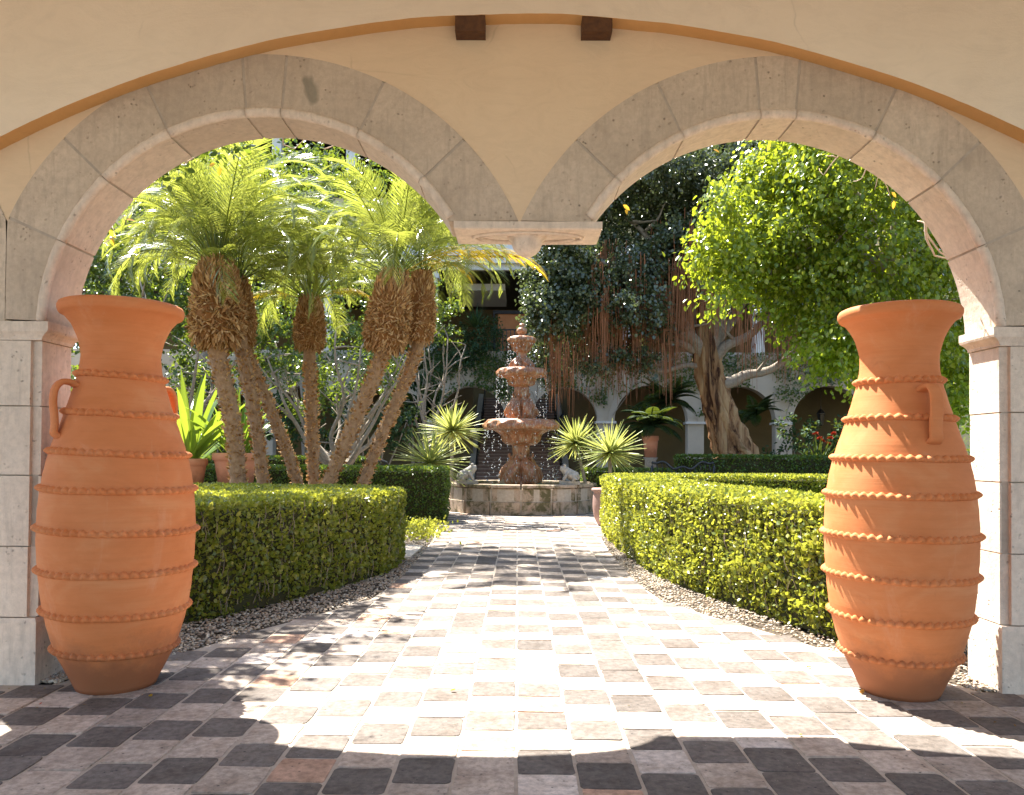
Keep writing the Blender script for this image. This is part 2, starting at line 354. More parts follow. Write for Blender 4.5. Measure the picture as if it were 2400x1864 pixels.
def build_path():
    V = []; F = []; C = []
    for ci in range(-32, 32):
        m = ci if ci >= 0 else -ci - 1
        y0 = -1.0 - m * .46 * TD + (noise.noise(Vector((m * 3.1, 7, 0))) * .06)
        y0 -= math.floor((y0 + 3) / TD / 2) * TD * 2
        y = y0; t = 0
        while y < 26:
            ln = TD * (1 + random.uniform(-.04, .04)); xc = (ci + .5) * TW; yc = y + ln / 2
            dark = t % 2 == 0
            if random.random() < .05: dark = not dark
            t += 1
            ok = inside(xc, yc) and yc > -2.5
            if ok:
                g = .009
                hx = TW / 2 - g + random.uniform(-.003, .003); hy = ln / 2 - g * .55
                rr = .022 if dark else .015
                z = random.uniform(.0, .004) + .008
                tx, ty = random.uniform(-.012, .012), random.uniform(-.012, .012)
                ring = []
                for (sx, sy, a0) in ((1, 1, 0), (-1, 1, 90), (-1, -1, 180), (1, -1, 270)):
                    cx, cy = sx * (hx - rr), sy * (hy - rr)
                    for a in (0, 45, 90):
                        ring.append((cx + rr * math.cos(R(a0 + a)), cy + rr * math.sin(R(a0 + a))))
                    # a wobbly point along the next side
                    nx = (-1 if a0 == 0 else 0 if a0 in (90, 270) else 1)
                    if a0 == 0: ring.append((random.uniform(-.05, .05), hy + random.uniform(-.004, .004)))
                    elif a0 == 90: ring.append((-hx + random.uniform(-.004, .004), random.uniform(-.05, .05)))
                    elif a0 == 180: ring.append((random.uniform(-.05, .05), -hy + random.uniform(-.004, .004)))
                    else: ring.append((hx + random.uniform(-.004, .004), random.uniform(-.05, .05)))
                ring = [(x + random.uniform(-.0025, .0025), yy + random.uniform(-.0025, .0025)) for x, yy in ring]
                n = len(ring); b = len(V)
                for (sc, dz) in ((1.0, -.012), (1.0, -.0025), (.985, -.0008)):
                    for (x, yy) in ring: V.append((xc + x * sc, yc + yy * sc, z + dz + tx * x + ty * yy))
                V.append((xc, yc, z))
                for L in range(2):
                    for j in range(n):
                        F.append((b + L * n + j, b + L * n + (j + 1) % n, b + (L + 1) * n + (j + 1) % n, b + (L + 1) * n + j))
                for j in range(n): F.append((b + 2 * n + j, b + 2 * n + (j + 1) % n, b + 3 * n, b + 3 * n))
                q = random.random(); s = random.uniform(.9, 1.1)
                if dark: s *= random.uniform(.85, 1.2); c = (.190 * s, .163 * s, .142 * s)
                elif q < .55: c = (.56 * s, .46 * s, .375 * s)
                elif q < .80: c = (.46 * s, .385 * s, .32 * s)
                elif q < .90: c = (.70 * s, .61 * s, .53 * s)
                else: c = (.58 * s, .37 * s, .26 * s)
                C += [(c[0], c[1], c[2], 1)] * (3 * n + 1)
            y += ln
    me = bpy.data.meshes.new('path')
    me.from_pydata(V, [], [f if f[2] != f[3] else f[:3] for f in F]); me.update()
    a = me.attributes.new("col", 'FLOAT_COLOR', 'POINT'); a.data.foreach_set("color", np.array(C, dtype=np.float32).ravel())
    o = link('path', me, 'tile'); o["kind"] = 'structure'
build_path()

# gravel strip between paving and hedges
def gravel():
    ico = np.array([(0, 0, 1), (.89, 0, .45), (.28, .85, .45), (-.72, .53, .45), (-.72, -.53, .45), (.28, -.85, .45),
                    (.72, .53, -.45), (-.28, .85, -.45), (-.89, 0, -.45), (-.28, -.85, -.45), (.72, -.53, -.45), (0, 0, -1)])
    fc = np.array([(0, 1, 2), (0, 2, 3), (0, 3, 4), (0, 4, 5), (0, 5, 1), (1, 6, 2), (2, 7, 3), (3, 8, 4), (4, 9, 5), (5, 10, 1),
                   (6, 7, 2), (7, 8, 3), (8, 9, 4), (9, 10, 5), (10, 6, 1), (11, 7, 6), (11, 8, 7), (11, 9, 8), (11, 10, 9), (11, 6, 10)])
    P = []
    while len(P) < 20000:
        y = 5.1 + 11 * random.random() ** 1.8; s = random.choice((-1, 1)); x = s * (edge(y) + random.uniform(-.01, 1.0 if y < 9 else .6))
        if s > 0 and y < 7.2: x = edge(y) + random.uniform(0, 2.2)
        P.append((x, y))
    P = np.array(P); n = len(P); s = rng.uniform(.007, .015, n)
    sc = np.stack([s * rng.uniform(.8, 1.4, n), s * rng.uniform(.8, 1.4, n), s * rng.uniform(.5, .8, n)], 1)
    th = rng.random(n) * 6.28; c, sn = np.cos(th), np.sin(th)
    V = ico[None] * sc[:, None]; x = V[..., 0] * c[:, None] - V[..., 1] * sn[:, None]; y = V[..., 0] * sn[:, None] + V[..., 1] * c[:, None]
    V = np.stack([x + P[:, 0:1], y + P[:, 1:2], V[..., 2] + .008 + rng.random(n)[:, None] * .012], 2)
    F = (np.arange(n)[:, None, None] * 12 + fc[None]).reshape(-1, 3)
    cols = np.array([(.56, .47, .36), (.66, .60, .50), (.46, .37, .28), (.52, .40, .29), (.42, .38, .33)])[rng.integers(0, 5, n)]
    C = np.repeat(np.concatenate([cols * rng.uniform(.8, 1.15, (n, 1)), np.ones((n, 1))], 1), 12, 0)
    o = np_mesh('gravel', V.reshape(-1, 3), F, 'pebble', None, None, C)
    tag(o, 'small tan and white pebbles strewn between the paving and the hedges', 'gravel', kind='stuff')
gravel()
# lawn behind the right jar
sheet('lawn', [(3.7, 6.4), (11, 6.4), (11, 15.5), (3.1, 15.5), (3.0, 9.0)], -.004, 'lawn')
def grass():
    n = 26000; P = np.stack([rng.uniform(3.8, 7.5, n), 6.5 + 8 * rng.random(n) ** 1.5, np.full(n, -.004)], 1)
    D = np.array([0, 0, 1.0]) + rng.normal(size=(n, 3)) * .35; D[:, 2] = abs(D[:, 2])
    prof = np.array([(0, .5, 0), (1, 0, 0), (0, -.5, 0)]); fc = np.array([(0, 1, 2)])
    o = leaf_obj('grass', 'hedge', None, [leaves(P, D, rdir(n), rng.uniform(.03, .06, n), .18, prof, fc)])
    tag(o, 'short bright green lawn grass behind the right jar', 'grass', kind='stuff')
grass()

# ------------------------------------------------------------------ the arcade wall in the foreground
YF, YB, ZS, RI, RO, HC = 5.05, 5.41, 2.275, 1.40, 1.80, 1.655
arc = empty('arcade', (0, YF, 0), 'cream plastered arcade wall with two round stone arches framing the garden', 'arcade')
arc_inv = Matrix.Translation((0, -YF, 0))
def bld(mb, name, mat, parent, smooth=False):
    o = Vector((0, 0, 0)); q = parent
    while q is not None: o += q.location; q = q.parent
    mb.v = [(x - o.x, y - o.y, z - o.z) for x, y, z in mb.v]
    return mb.build(name, mat, parent, smooth)
CX = [-HC * 3, -HC, HC, HC * 3]
def botm(x):
    d = min(abs(x - c) for c in CX)
    return ZS + math.sqrt(max(RO * RO - d * d, 0)) if d < RO else 0
mb = MB(); xs = list(np.linspace(-6.62, 6.62, 265))
for a, b in zip(xs, xs[1:]):
    za, zb = botm(a), botm(b)
    mb.add([(a, YF, za), (b, YF, zb), (b, YF, 4.9), (a, YF, 4.9), (a, YB, za), (b, YB, zb), (b, YB, 6.2), (a, YB, 6.2)],
           [(0, 1, 2, 3), (7, 6, 5, 4), (4, 5, 1, 0)])
bld(mb, 'wall', 'plaster', arc)
mb = MB()
for s in (-1, 1): mb.box(min(s * 6.62, s * 9.3), max(s * 6.62, s * 9.3), YF, YB, 0, 4.9)
bld(mb, 'end_wall', 'plaster', arc)
# blind segmental arch standing 12 cm in front of the wall
mb = MB(); RF, APX = 7.2, 4.28
def fb(x):
    x = x + .0
    if abs(x) > 4.6: x = 4.6
    return APX - RF + math.sqrt(RF * RF - x * x) + .007 * noise.noise(Vector((x * 2.2, 0, 0))) + .003 * noise.noise(Vector((x * 14, 3, 0)))
xs = list(np.linspace(-9.3, 9.3, 373)); YA = 4.93
for a, b in zip(xs, xs[1:]):
    mb.add([(a, YA, fb(a)), (b, YA, fb(b)), (b, YA, 4.9), (a, YA, 4.9)], [(0, 1, 2, 3)])
ra = bld(mb, 'relieving_arch', 'face', arc)
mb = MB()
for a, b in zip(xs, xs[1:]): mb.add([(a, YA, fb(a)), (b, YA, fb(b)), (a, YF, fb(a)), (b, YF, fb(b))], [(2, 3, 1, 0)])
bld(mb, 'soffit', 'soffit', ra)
mb = MB(); mb.box(-9.3, 9.3, -1.2, YA, 4.9, 5.2); bld(mb, 'ceiling', 'face', arc)
mb = MB(); mb.box(-9.3, 9.3, -1.4, YB + .45, 6.2, 6.3); bld(mb, 'roof', 'brick', arc)
mb = MB(); mb.box(-9.3, 9.3, -1.4, -1.2, 4.6, 6.2); bld(mb, 'lintel', 'face', arc)

def poly_arc(r, a0, a1, n): return [(r * math.sin(R(a)), r * math.cos(R(a))) for a in np.linspace(a0, a1, n)]
def ring_pt(a, r):
    s = abs(math.sin(R(a))); r = min(r, (HC - .002) / s if s > .01 else r); return (r * math.sin(R(a)), r * math.cos(R(a)))
def stones(cx, mid):   # mid: +1 when the hanging impost lies to the right of this arch
    mb = MB(); g = .3; allc_ = [-66, -46, -25.5, -4.6, 4.6, 25.5, 46]
    cuts = [-4.6, 4.6, 25.5, 46]; cuts2 = [-4.6, -25.5, -46, -66, -87.7]
    def wedge(a0, a1, i):
        n = 9; inn = [ring_pt(a, RI) for a in np.linspace(a0, a1, n)]; out = [ring_pt(a, RO) for a in np.linspace(a0, a1, n)]
        pr = -.004 + .002 * math.sin(i * 2.3)
        for k in range(n - 1):
            q = [inn[k], out[k], out[k + 1], inn[k + 1]]
            X = [(cx + mid * x, ZS + z) for x, z in q]
            if mid < 0: X = X[::-1]
            vs = [(x, YF + pr, z) for x, z in X] + [(x, YB, z) for x, z in X]
            fs = [(0, 1, 2, 3), (7, 6, 5, 4)] + [(i_ + 4, (i_ + 1) % 4 + 4, (i_ + 1) % 4, i_) for i_ in range(4)]
            keep = fs[:2]
            for i_, f in enumerate(fs[2:]):
                a_, b_ = q[i_ if mid > 0 else 3 - i_], q[(i_ + 1) % 4 if mid > 0 else (3 - i_ - 1) % 4]
                keep.append(f)
            mb.add(vs, [tuple(reversed(f)) for f in keep])
    for i, (a, b) in enumerate(zip(cuts, cuts[1:])): wedge(a + g, b - g, i)
    for i, (a, b) in enumerate(zip(cuts2, cuts2[1:])): wedge(b + g, a - g, i + 4)
    # last stone towards the impost, cut flat at the impost's top
    n = 9; ai = math.degrees(math.acos(.722 / RI)); ao = math.degrees(math.acos(.722 / RO)) - .2
    inn = [ring_pt(a, RI) for a in np.linspace(46 + g, ai, n)]; out = [ring_pt(a, RO) for a in np.linspace(46 + g, ao, n)]
    for k in range(n - 1):
        q = [inn[k], out[k], out[k + 1], inn[k + 1]]; X = [(cx + mid * x, ZS + z) for x, z in q]
        vs = [(x, YF - .004, z) for x, z in X] + [(x, YB, z) for x, z in X]
        fs = [(0, 1, 2, 3), (7, 6, 5, 4), (4, 5, 1, 0), (5, 6, 2, 1), (6, 7, 3, 2), (7, 4, 0, 3)]
        mb.add(vs, fs)
    o = bld(mb, 'arch_ring', 'stone', arc); o.data.materials.append(M['reveal'])
    at_ = o.data.attributes.new('rnd', 'FLOAT', 'POINT'); cut_ = sorted(allc_)
    for i_, v_ in enumerate(o.data.vertices):
        a_ = math.degrees(math.atan2((v_.co.x - cx) * mid, v_.co.z - ZS)); at_.data[i_].value = (math.sin(sum(a_ > q for q in cut_) * 12.9898 + cx) * 43758.5) % 1
    for p in o.data.polygons:
        c_ = p.center; d_ = math.hypot(c_.x - cx, c_.z - ZS)
        if abs(d_ - RI) < .01: p.material_index = 1  # paler stone on the underside, floor bounce put into the colour
    # mortar behind the joints
    mb = MB()
    for k, (a, b) in enumerate(zip(np.linspace(-87.4, ai, 60), np.linspace(-87.4, ai, 60)[1:])):
        q = [ring_pt(a, RI + .008), ring_pt(a, RO - .004), ring_pt(b, RO - .004), ring_pt(b, RI + .008)]
        X = [(cx + mid * x, ZS + z) for x, z in q]
        mb.add([(x, YF - .0005, z) for x, z in X] + [(x, YB - .005, z) for x, z in X], [(0, 1, 2, 3), (7, 6, 5, 4), (4, 5, 1, 0), (5, 6, 2, 1), (6, 7, 3, 2), (7, 4, 0, 3)])
    bld(mb, 'joint_mortar', 'mortar', o)
    # roll moulding around the opening, one length per stone
    mb = MB(); allc = [-87.6, -66, -46, -25.5, -4.6, 4.6, 25.5, 46, ai - .6]
    for a, b in zip(allc, allc[1:]):
        pts = []
        for t in np.linspace(a + .12, b - .12, 14):
            r = RI + .022; pts.append((cx + mid * r * math.sin(R(t)), YF - .002, ZS + r * math.cos(R(t))))
        mb.tube(pts, [.031 + .0015 * math.sin(j * 1.9 + a) for j in range(14)], 12)
    bld(mb, 'roll_moulding', 'reveal', o, True)
stones(-HC, 1); stones(HC, -1)
# outer neighbours (barely outside the frame): plain rings
for cx in (CX[0], CX[3]):
    mb = MB()
    for a, b in zip(np.linspace(-89, 89, 40), np.linspace(-89, 89, 40)[1:]):
        q = [ring_pt(a, RI), ring_pt(a, RO), ring_pt(b, RO), ring_pt(b, RI)]; X = [(cx + x, ZS + z) for x, z in q]
        mb.add([(x, YF - .004, z) for x, z in X] + [(x, YB, z) for x, z in X], [(0, 1, 2, 3), (7, 6, 5, 4), (4, 5, 1, 0), (6, 7, 3, 2)])
    bld(mb, 'arch_ring', 'stone', arc)

# piers: coursed blocks with stopped corner rebates, moulded cap, plinth
def chx(x0, x1, y0, y1, c):
    return [(x0 + c, y0), (x1 - c, y0), (x1 - c, y0 + c * .55), (x1, y0 + c * .55), (x1, y1), (x0, y1), (x0, y0 + c * .55), (x0 + c, y0 + c * .55)]
def pier(xc, label):
    hw = .238
    x0, x1 = xc - hw, xc + hw
    mb = MB(); hs = [.434, .888, 1.344, 1.79, 2.215]
    mb.box(x0 - .0, x1 + .0, YF - .01, YB + .01, 0, .40)
    # sloping stop above the plinth
    mb.add([(x0, YF - .01, .40), (x1, YF - .01, .40), (x1, YB + .01, .40), (x0, YB + .01, .40),
            (x0 + .012, YF, .43), (x1 - .012, YF, .43), (x1 - .012, YB, .43), (x0 + .012, YB, .43)],
           [(0, 1, 5, 4), (1, 2, 6, 5), (2, 3, 7, 6), (3, 0, 4, 7), (4, 5, 6, 7)])
    for i, (a, b) in enumerate(zip(hs, hs[1:])):
        e = .002 * math.sin(i * 5 + xc)
        mb.prism_xy(chx(x0 + .012 + e, x1 - .012 + e, YF + e, YB - e, .055), a + .004, b - .004)
    o = bld(mb, 'pier', 'reveal', arc)
    mb = MB(); mb.box(x0 + .026, x1 - .026, YF + .032, YB - .01, .40, 2.22)
    bld(mb, 'joint_mortar', 'mortar', o)
    mb = MB()   # cap: cyma from the pier out to a flat fillet
    prof = [(.0, 2.215), (.004, 2.235), (.022, 2.255), (.045, 2.27), (.05, 2.285), (.05, 2.334)]
    rings = []
    for d, z in prof: rings.append([(x0 - d, YF - d * .4, z), (x1 + d, YF - d * .4, z), (x1 + d, YB + d * .4, z), (x0 - d, YB + d * .4, z)])
    vs = [p for r in rings for p in r]; fs = []
    for i in range(len(rings) - 1):
        for j in range(4): fs.append((i * 4 + j, i * 4 + (j + 1) % 4, (i + 1) * 4 + (j + 1) % 4, (i + 1) * 4 + j))
    fs += [(3, 2, 1, 0), tuple(range(len(vs) - 4, len(vs)))]
    mb.add(vs, fs); bld(mb, 'pier_cap', 'reveal', o)
for xc in (-HC * 2, HC * 2): pier(xc, '')
# hanging impost between the arches
mb = MB(); xi = .055
rings = [(.455, 0, 2.945), (.477, .012, 2.952), (.477, .012, 2.995)]
vs = []
for hw, d, z in rings: vs += [(xi - hw, YF - d, z), (xi + hw, YF - d, z), (xi + hw, YB + d, z), (xi - hw, YB + d, z)]
fs = [(3, 2, 1, 0), (8, 9, 10, 11)] + [(i * 4 + j, i * 4 + (j + 1) % 4, (i + 1) * 4 + (j + 1) % 4, (i + 1) * 4 + j) for i in range(2) for j in range(4)]
mb.add(vs, fs)
imp = bld(mb, 'impost', 'reveal', arc)
mb = MB()
for k, (rx, ry) in enumerate(((.36, .135), (.31, .10))):
    pts = [(xi + rx * math.cos(t), (YF + YB) / 2 + ry * math.sin(t), 2.943) for t in np.linspace(0, 2 * math.pi, 49)]
    mb.tube(pts, .014, 8, False)
bld(mb, 'oval_moulding', 'reveal', imp, True)
mb = MB(); prof = [(.002, -.135), (.035, -.13), (.065, -.112), (.088, -.085), (.10, -.055), (.104, -.03), (.12, -.02), (.13, -.008), (.13, .0)]
mb.lathe(prof, (xi - .005, (YF + YB) / 2, 2.947), 40); bld(mb, 'boss', 'reveal', imp, True)
# two timber beam ends under the relieving arch
for (px, dx) in ((1103, .095), (1398, .095)):
    x = W(px, 50, 4.99).x
    mb = MB(); mb.box(x - dx, x + dx, YA + .006, YF + .002, 4.172, 4.35)
    b = bld(mb, 'beam_end', 'wood', arc)

# ------------------------------------------------------------------ the two big terracotta jars
def smooth_prof(pts, n):
    z = np.array([p[1] for p in pts]); r = np.array([p[0] for p in pts]); t = np.concatenate([[0], np.cumsum(np.hypot(np.diff(z), np.diff(r)))])
    m = len(t); d = []
    def cr(a, u):
        out = []
        for q in u:
            i = min(max(np.searchsorted(t, q) - 1, 0), m - 2); h = t[i + 1] - t[i]; s = (q - t[i]) / h
            m0 = (a[i + 1] - a[max(i - 1, 0)]) / (t[i + 1] - t[max(i - 1, 0)]); m1 = (a[min(i + 2, m - 1)] - a[i]) / (t[min(i + 2, m - 1)] - t[i])
            out.append((2 * s**3 - 3 * s**2 + 1) * a[i] + (s**3 - 2 * s**2 + s) * h * m0 + (-2 * s**3 + 3 * s**2) * a[i + 1] + (s**3 - s**2) * h * m1)
        return out
    u = np.linspace(0, t[-1], n); return list(zip(cr(r, u), cr(z, u)))
JP = [(.255, 0), (.30, .09), (.385, .262), (.457, .514), (.490, .774), (.502, 1.03), (.485, 1.29), (.438, 1.52), (.350, 1.774), (.276, 2.02), (.257, 2.145), (.27, 2.24), (.315, 2.35), (.372, 2.42)]
def jar(x, y, label, hang, seed, tilt, RS=.914):
    t = empty('jar', (x, y, .008), label, 'jar', 'tall ribbed terracotta jars')
    prof = smooth_prof(JP, 70)
    def fn(th, z, r): return .0035 * noise.noise(Vector((math.cos(th), math.sin(th), z * 1.5 + seed))) + .0012 * math.sin(z * 60 + seed)
    rim = [(.392, 2.425), (.402, 2.437), (.408, 2.455), (.408, 2.475), (.398, 2.492), (.38, 2.50), (.362, 2.492), (.35, 2.47), (.30, 2.36), (.245, 2.22), (.235, 2.1), (.26, 1.95), (.3, 1.6)]
    mb = MB(); mb.lathe(prof + rim, (0, 0, 0), 128, fn); b = mb.build('body', 'terra', t, True)
    zs = [.262, .514, .774, 1.03, 1.29, 1.52, 1.774, 2.02]; pr = np.array(prof)
    SCL = Matrix.Diagonal((RS, RS, .975, 1))
    for i, zb in enumerate(zs):
        rb = float(np.interp(zb, pr[:, 1], pr[:, 0])); mb = MB(); k = 420; nl = int(2 * math.pi * rb / .058)
        a1, a2 = random.uniform(-1, 1) * .006 + tilt * .012, random.uniform(-1, 1) * .005
        sec = [(-.004, -.021), (.006, -.019), (.015, -.009), (.018, 0), (.015, .009), (.006, .019), (-.004, .021)]
        vs = []; ph = random.random() * 6
        for j in range(k):
            th = 2 * math.pi * j / k
            jit = .35 * noise.noise(Vector((math.cos(th) * 4, math.sin(th) * 4, i * 3.3 + seed)))
            s = math.sin(nl * th + ph + jit); lob = .30 + .70 * (abs(math.cos((nl * th + jit + ph) / 2)) ** .8)
            zc = zb + a1 * math.cos(th) * -1 + a2 * math.sin(th) + .004 * noise.noise(Vector((math.cos(th) * 2, math.sin(th) * 2, i + seed))) + .004 * math.cos(nl * th + ph + jit)
            rr = float(np.interp(zc, pr[:, 1], pr[:, 0]))
            for (dr, dz) in sec:
                r = rr + (dr * (1.6 * lob * lob + .35) if dr > 0 else dr); z = zc + dz * (.62 + .50 * lob)
                vs.append((r * math.cos(th), r * math.sin(th), z))
        m = len(sec); fs = [(j * m + q, ((j + 1) % k) * m + q, ((j + 1) % k) * m + q + 1, j * m + q + 1) for j in range(k) for q in range(m - 1)]
        mb.add(vs, fs); mb.build('band', 'terra', t, True)
    for ang in (hang, hang + 180 if hang < 0 else 62):
        ca, sa = math.cos(R(ang)), math.sin(R(ang))
        P2 = smooth_prof([(.28, 1.945), (.33, 1.968), (.385, 1.965), (.422, 1.92), (.432, 1.84), (.424, 1.76), (.42, 1.69), (.425, 1.645), (.385, 1.615)], 30)
        mb = MB(); vs = []; n = len(P2)
        for i, (r, z) in enumerate(P2):
            a, b2 = P2[max(i - 1, 0)], P2[min(i + 1, n - 1)]; tx, tz = b2[0] - a[0], b2[1] - a[1]; L = math.hypot(tx, tz); nx, nz = -tz / L, tx / L
            wd = .046 + .014 * max(0, 1 - min(i, n - 1 - i) / 4); th_ = .019
            for q in range(12):
                u = 2 * math.pi * q / 12; c_, s_ = math.cos(u), math.sin(u)
                c_ = math.copysign(abs(c_) ** .6, c_); s_ = math.copysign(abs(s_) ** .8, s_)
                rr = r + nx * s_ * th_; zz = z + nz * s_ * th_; side = c_ * wd
                vs.append((rr * ca - side * sa, rr * sa + side * ca, zz))
        fs = [(i * 12 + j, (i + 1) * 12 + j, (i + 1) * 12 + (j + 1) % 12, i * 12 + (j + 1) % 12) for i in range(n - 1) for j in range(12)]
        mb.add(vs, fs + [tuple(range(12)), tuple(range((n - 1) * 12 + 11, (n - 1) * 12 - 1, -1))]); mb.build('handle', 'terra', t, True)
    for ch in t.children: ch.data.transform(SCL)
jar(-2.564, 5.07, 'tall terracotta jar in full shade beside the left pier, its handle pointing left', 227, 1.0, 1, .914)
jar(2.438, 5.07, 'tall terracotta jar by the sunlit pier, sun on its left flank and handle facing forward', -84, 5.0, .2, .893)

# ------------------------------------------------------------------ hedges
def inset(poly, d):
    n = len(poly); out = []
    for i in range(n):
        p0, p1, p2 = (Vector(poly[(i - 1) % n]), Vector(poly[i]), Vector(poly[(i + 1) % n]))
        e1 = (p1 - p0).normalized(); e2 = (p2 - p1).normalized(); n1 = Vector((-e1.y, e1.x)); n2 = Vector((-e2.y, e2.x))
        b = (n1 + n2); b = b / max(b.length_squared, .3) * 2 / 1
        out.append(tuple(p1 + b * d * .5 * 1))
    return out
def densify(poly, step):
    out = []
    n = len(poly)
    for i in range(n):
        a, b = Vector(poly[i]), Vector(poly[(i + 1) % n]); k = max(1, int((b - a).length / step))
        out += [tuple(a + (b - a) * j / k) for j in range(k)]
    return out
def chaikin(poly, it=2):
    for _ in range(it):
        o = []; n = len(poly)
        for i in range(n):
            a, b = Vector(poly[i]), Vector(poly[(i + 1) % n]); o += [tuple(a * .75 + b * .25), tuple(a * .25 + b * .75)]
        poly = o
    return poly
def area2(p): return sum(p[i][0] * p[(i + 1) % len(p)][1] - p[(i + 1) % len(p)][0] * p[i][1] for i in range(len(p)))
def pip(P, poly):
    x, y = P[:, 0], P[:, 1]; c = np.zeros(len(P), bool); n = len(poly)
    for i in range(n):
        (x0, y0), (x1, y1) = poly[i], poly[(i + 1) % n]
        if y0 == y1: continue
        c ^= ((y0 > y) != (y1 > y)) & (x < (x1 - x0) * (y - y0) / (y1 - y0) + x0)
    return c
def hedge(label, poly, h, dens, size, mat='hedge', group='clipped hedges', rnd_it=1, far=False):
    if area2(poly) < 0: poly = poly[::-1]
    poly = chaikin(poly, rnd_it); cx = sum(p[0] for p in poly) / len(poly); cy = sum(p[1] for p in poly) / len(poly)
    t = empty('hedge', (cx, cy, 0), label, 'hedge', group)
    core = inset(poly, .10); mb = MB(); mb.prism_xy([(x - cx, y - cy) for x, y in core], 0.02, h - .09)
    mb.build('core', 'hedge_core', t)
    dp = densify(poly, .25); P = []; Nn = []
    n = len(dp); L = [math.dist(dp[i], dp[(i + 1) % n]) for i in range(n)]
    for i in range(n):
        a, b = np.array(dp[i]), np.array(dp[(i + 1) % n]); k = rng.poisson(L[i] * h * dens)
        u = rng.random((k, 1)); z = rng.random(k) * h; e = (b - a) / max(L[i], 1e-6); nn = np.array([e[1], -e[0]])
        bl = 0; dep = -np.abs(rng.normal(0, .055, k)) + .022
        bulge = np.array([.055 * noise.noise(Vector((float(q[0]), float(q[1]), float(zz))) * 3.2) for q, zz in zip(a + (b - a) * u, z)])
        low = -np.clip((.22 - z) / .22, 0, 1) * .06
        q = a + (b - a) * u + nn[None] * (dep + bulge + low)[:, None]
        P.append(np.column_stack([q, z])); Nn.append(np.tile([nn[0], nn[1], .25], (k, 1)))
    xs_ = [p[0] for p in poly]; ys_ = [p[1] for p in poly]
    A = (max(xs_) - min(xs_)) * (max(ys_) - min(ys_)); k = int(A * dens * 1.05)
    q = np.column_stack([rng.uniform(min(xs_), max(xs_), k), rng.uniform(min(ys_), max(ys_), k)]); q = q[pip(q, poly)]
    z = h - np.abs(rng.normal(0, .035, len(q))) + .025 + np.array([.018 * noise.noise(Vector((float(a), float(b), 0)) * 2) for a, b in q])
    P.append(np.column_stack([q, z])); Nn.append(np.tile([0, 0, 1.0], (len(q), 1)))
    P = np.concatenate(P) - np.array([cx, cy, 0]); Nn = np.concatenate(Nn); n = len(P)
    D = Nn * .55 + np.array([0, 0, .45]) + rng.normal(size=(n, 3)) * .65
    F2 = Nn * .5 + np.array([0, 0, .5]) + rng.normal(size=(n, 3)) * .55
    leaf_obj('foliage', mat, t, [leaves(P - norm(D) * size * .4, D, F2, rng.uniform(.5, 1.35, n) * size, .85)])
    if not far:   # woody stems and sprigs between the leaves
        mb = MB(); k = int(sum(L) * 45)
        for _ in range(k):
            i = random.randrange(len(dp)); a = Vector(dp[i]); b = Vector(dp[(i + 1) % len(dp)]); p = a.lerp(b, random.random()); e = (b - a).normalized() if (b - a).length > 0 else Vector((1, 0))
            nn = Vector((e.y, -e.x)); z0 = random.uniform(.05, h * .85); o_ = p - nn * random.uniform(.0, .05)
            p0 = Vector((o_.x - cx, o_.y - cy, z0)); d = Vector((e.x * random.uniform(-.6, .6), e.y * random.uniform(-.6, .6), 1)).normalized()
            mb.tube([p0, p0 + d * .09 + Vector((nn.x, nn.y, 0)) * .015, p0 + d * random.uniform(.15, .22)], [.004, .003, .0015], 4, False)
        mb.build('stems', 'bark', t)['kind'] = 'stuff'
    return t
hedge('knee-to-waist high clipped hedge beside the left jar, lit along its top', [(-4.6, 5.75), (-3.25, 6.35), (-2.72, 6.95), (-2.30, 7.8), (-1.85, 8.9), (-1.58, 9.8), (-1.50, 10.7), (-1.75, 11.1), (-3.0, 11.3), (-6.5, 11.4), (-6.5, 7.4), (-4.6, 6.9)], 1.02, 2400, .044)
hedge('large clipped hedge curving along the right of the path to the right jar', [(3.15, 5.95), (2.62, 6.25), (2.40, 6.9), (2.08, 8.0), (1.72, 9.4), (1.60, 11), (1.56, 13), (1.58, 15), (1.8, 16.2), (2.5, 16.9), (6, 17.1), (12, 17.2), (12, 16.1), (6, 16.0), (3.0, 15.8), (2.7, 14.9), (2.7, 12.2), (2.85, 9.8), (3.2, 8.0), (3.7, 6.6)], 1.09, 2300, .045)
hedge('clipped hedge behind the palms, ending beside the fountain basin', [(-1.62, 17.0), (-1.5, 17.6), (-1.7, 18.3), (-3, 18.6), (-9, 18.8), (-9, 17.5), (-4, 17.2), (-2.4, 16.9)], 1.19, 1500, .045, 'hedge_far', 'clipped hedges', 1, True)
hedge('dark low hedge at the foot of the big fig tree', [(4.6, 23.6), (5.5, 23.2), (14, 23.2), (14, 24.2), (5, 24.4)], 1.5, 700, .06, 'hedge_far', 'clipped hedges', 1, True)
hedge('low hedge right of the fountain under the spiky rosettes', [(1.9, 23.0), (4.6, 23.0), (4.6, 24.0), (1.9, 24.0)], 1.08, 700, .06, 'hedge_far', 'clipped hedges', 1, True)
hedge('far low hedge behind the terracotta pot and palm stems', [(-14, 23.2), (-4.2, 23.2), (-4.2, 24.2), (-14, 24.2)], 1.38, 600, .06, 'hedge_far', 'clipped hedges', 1, True)

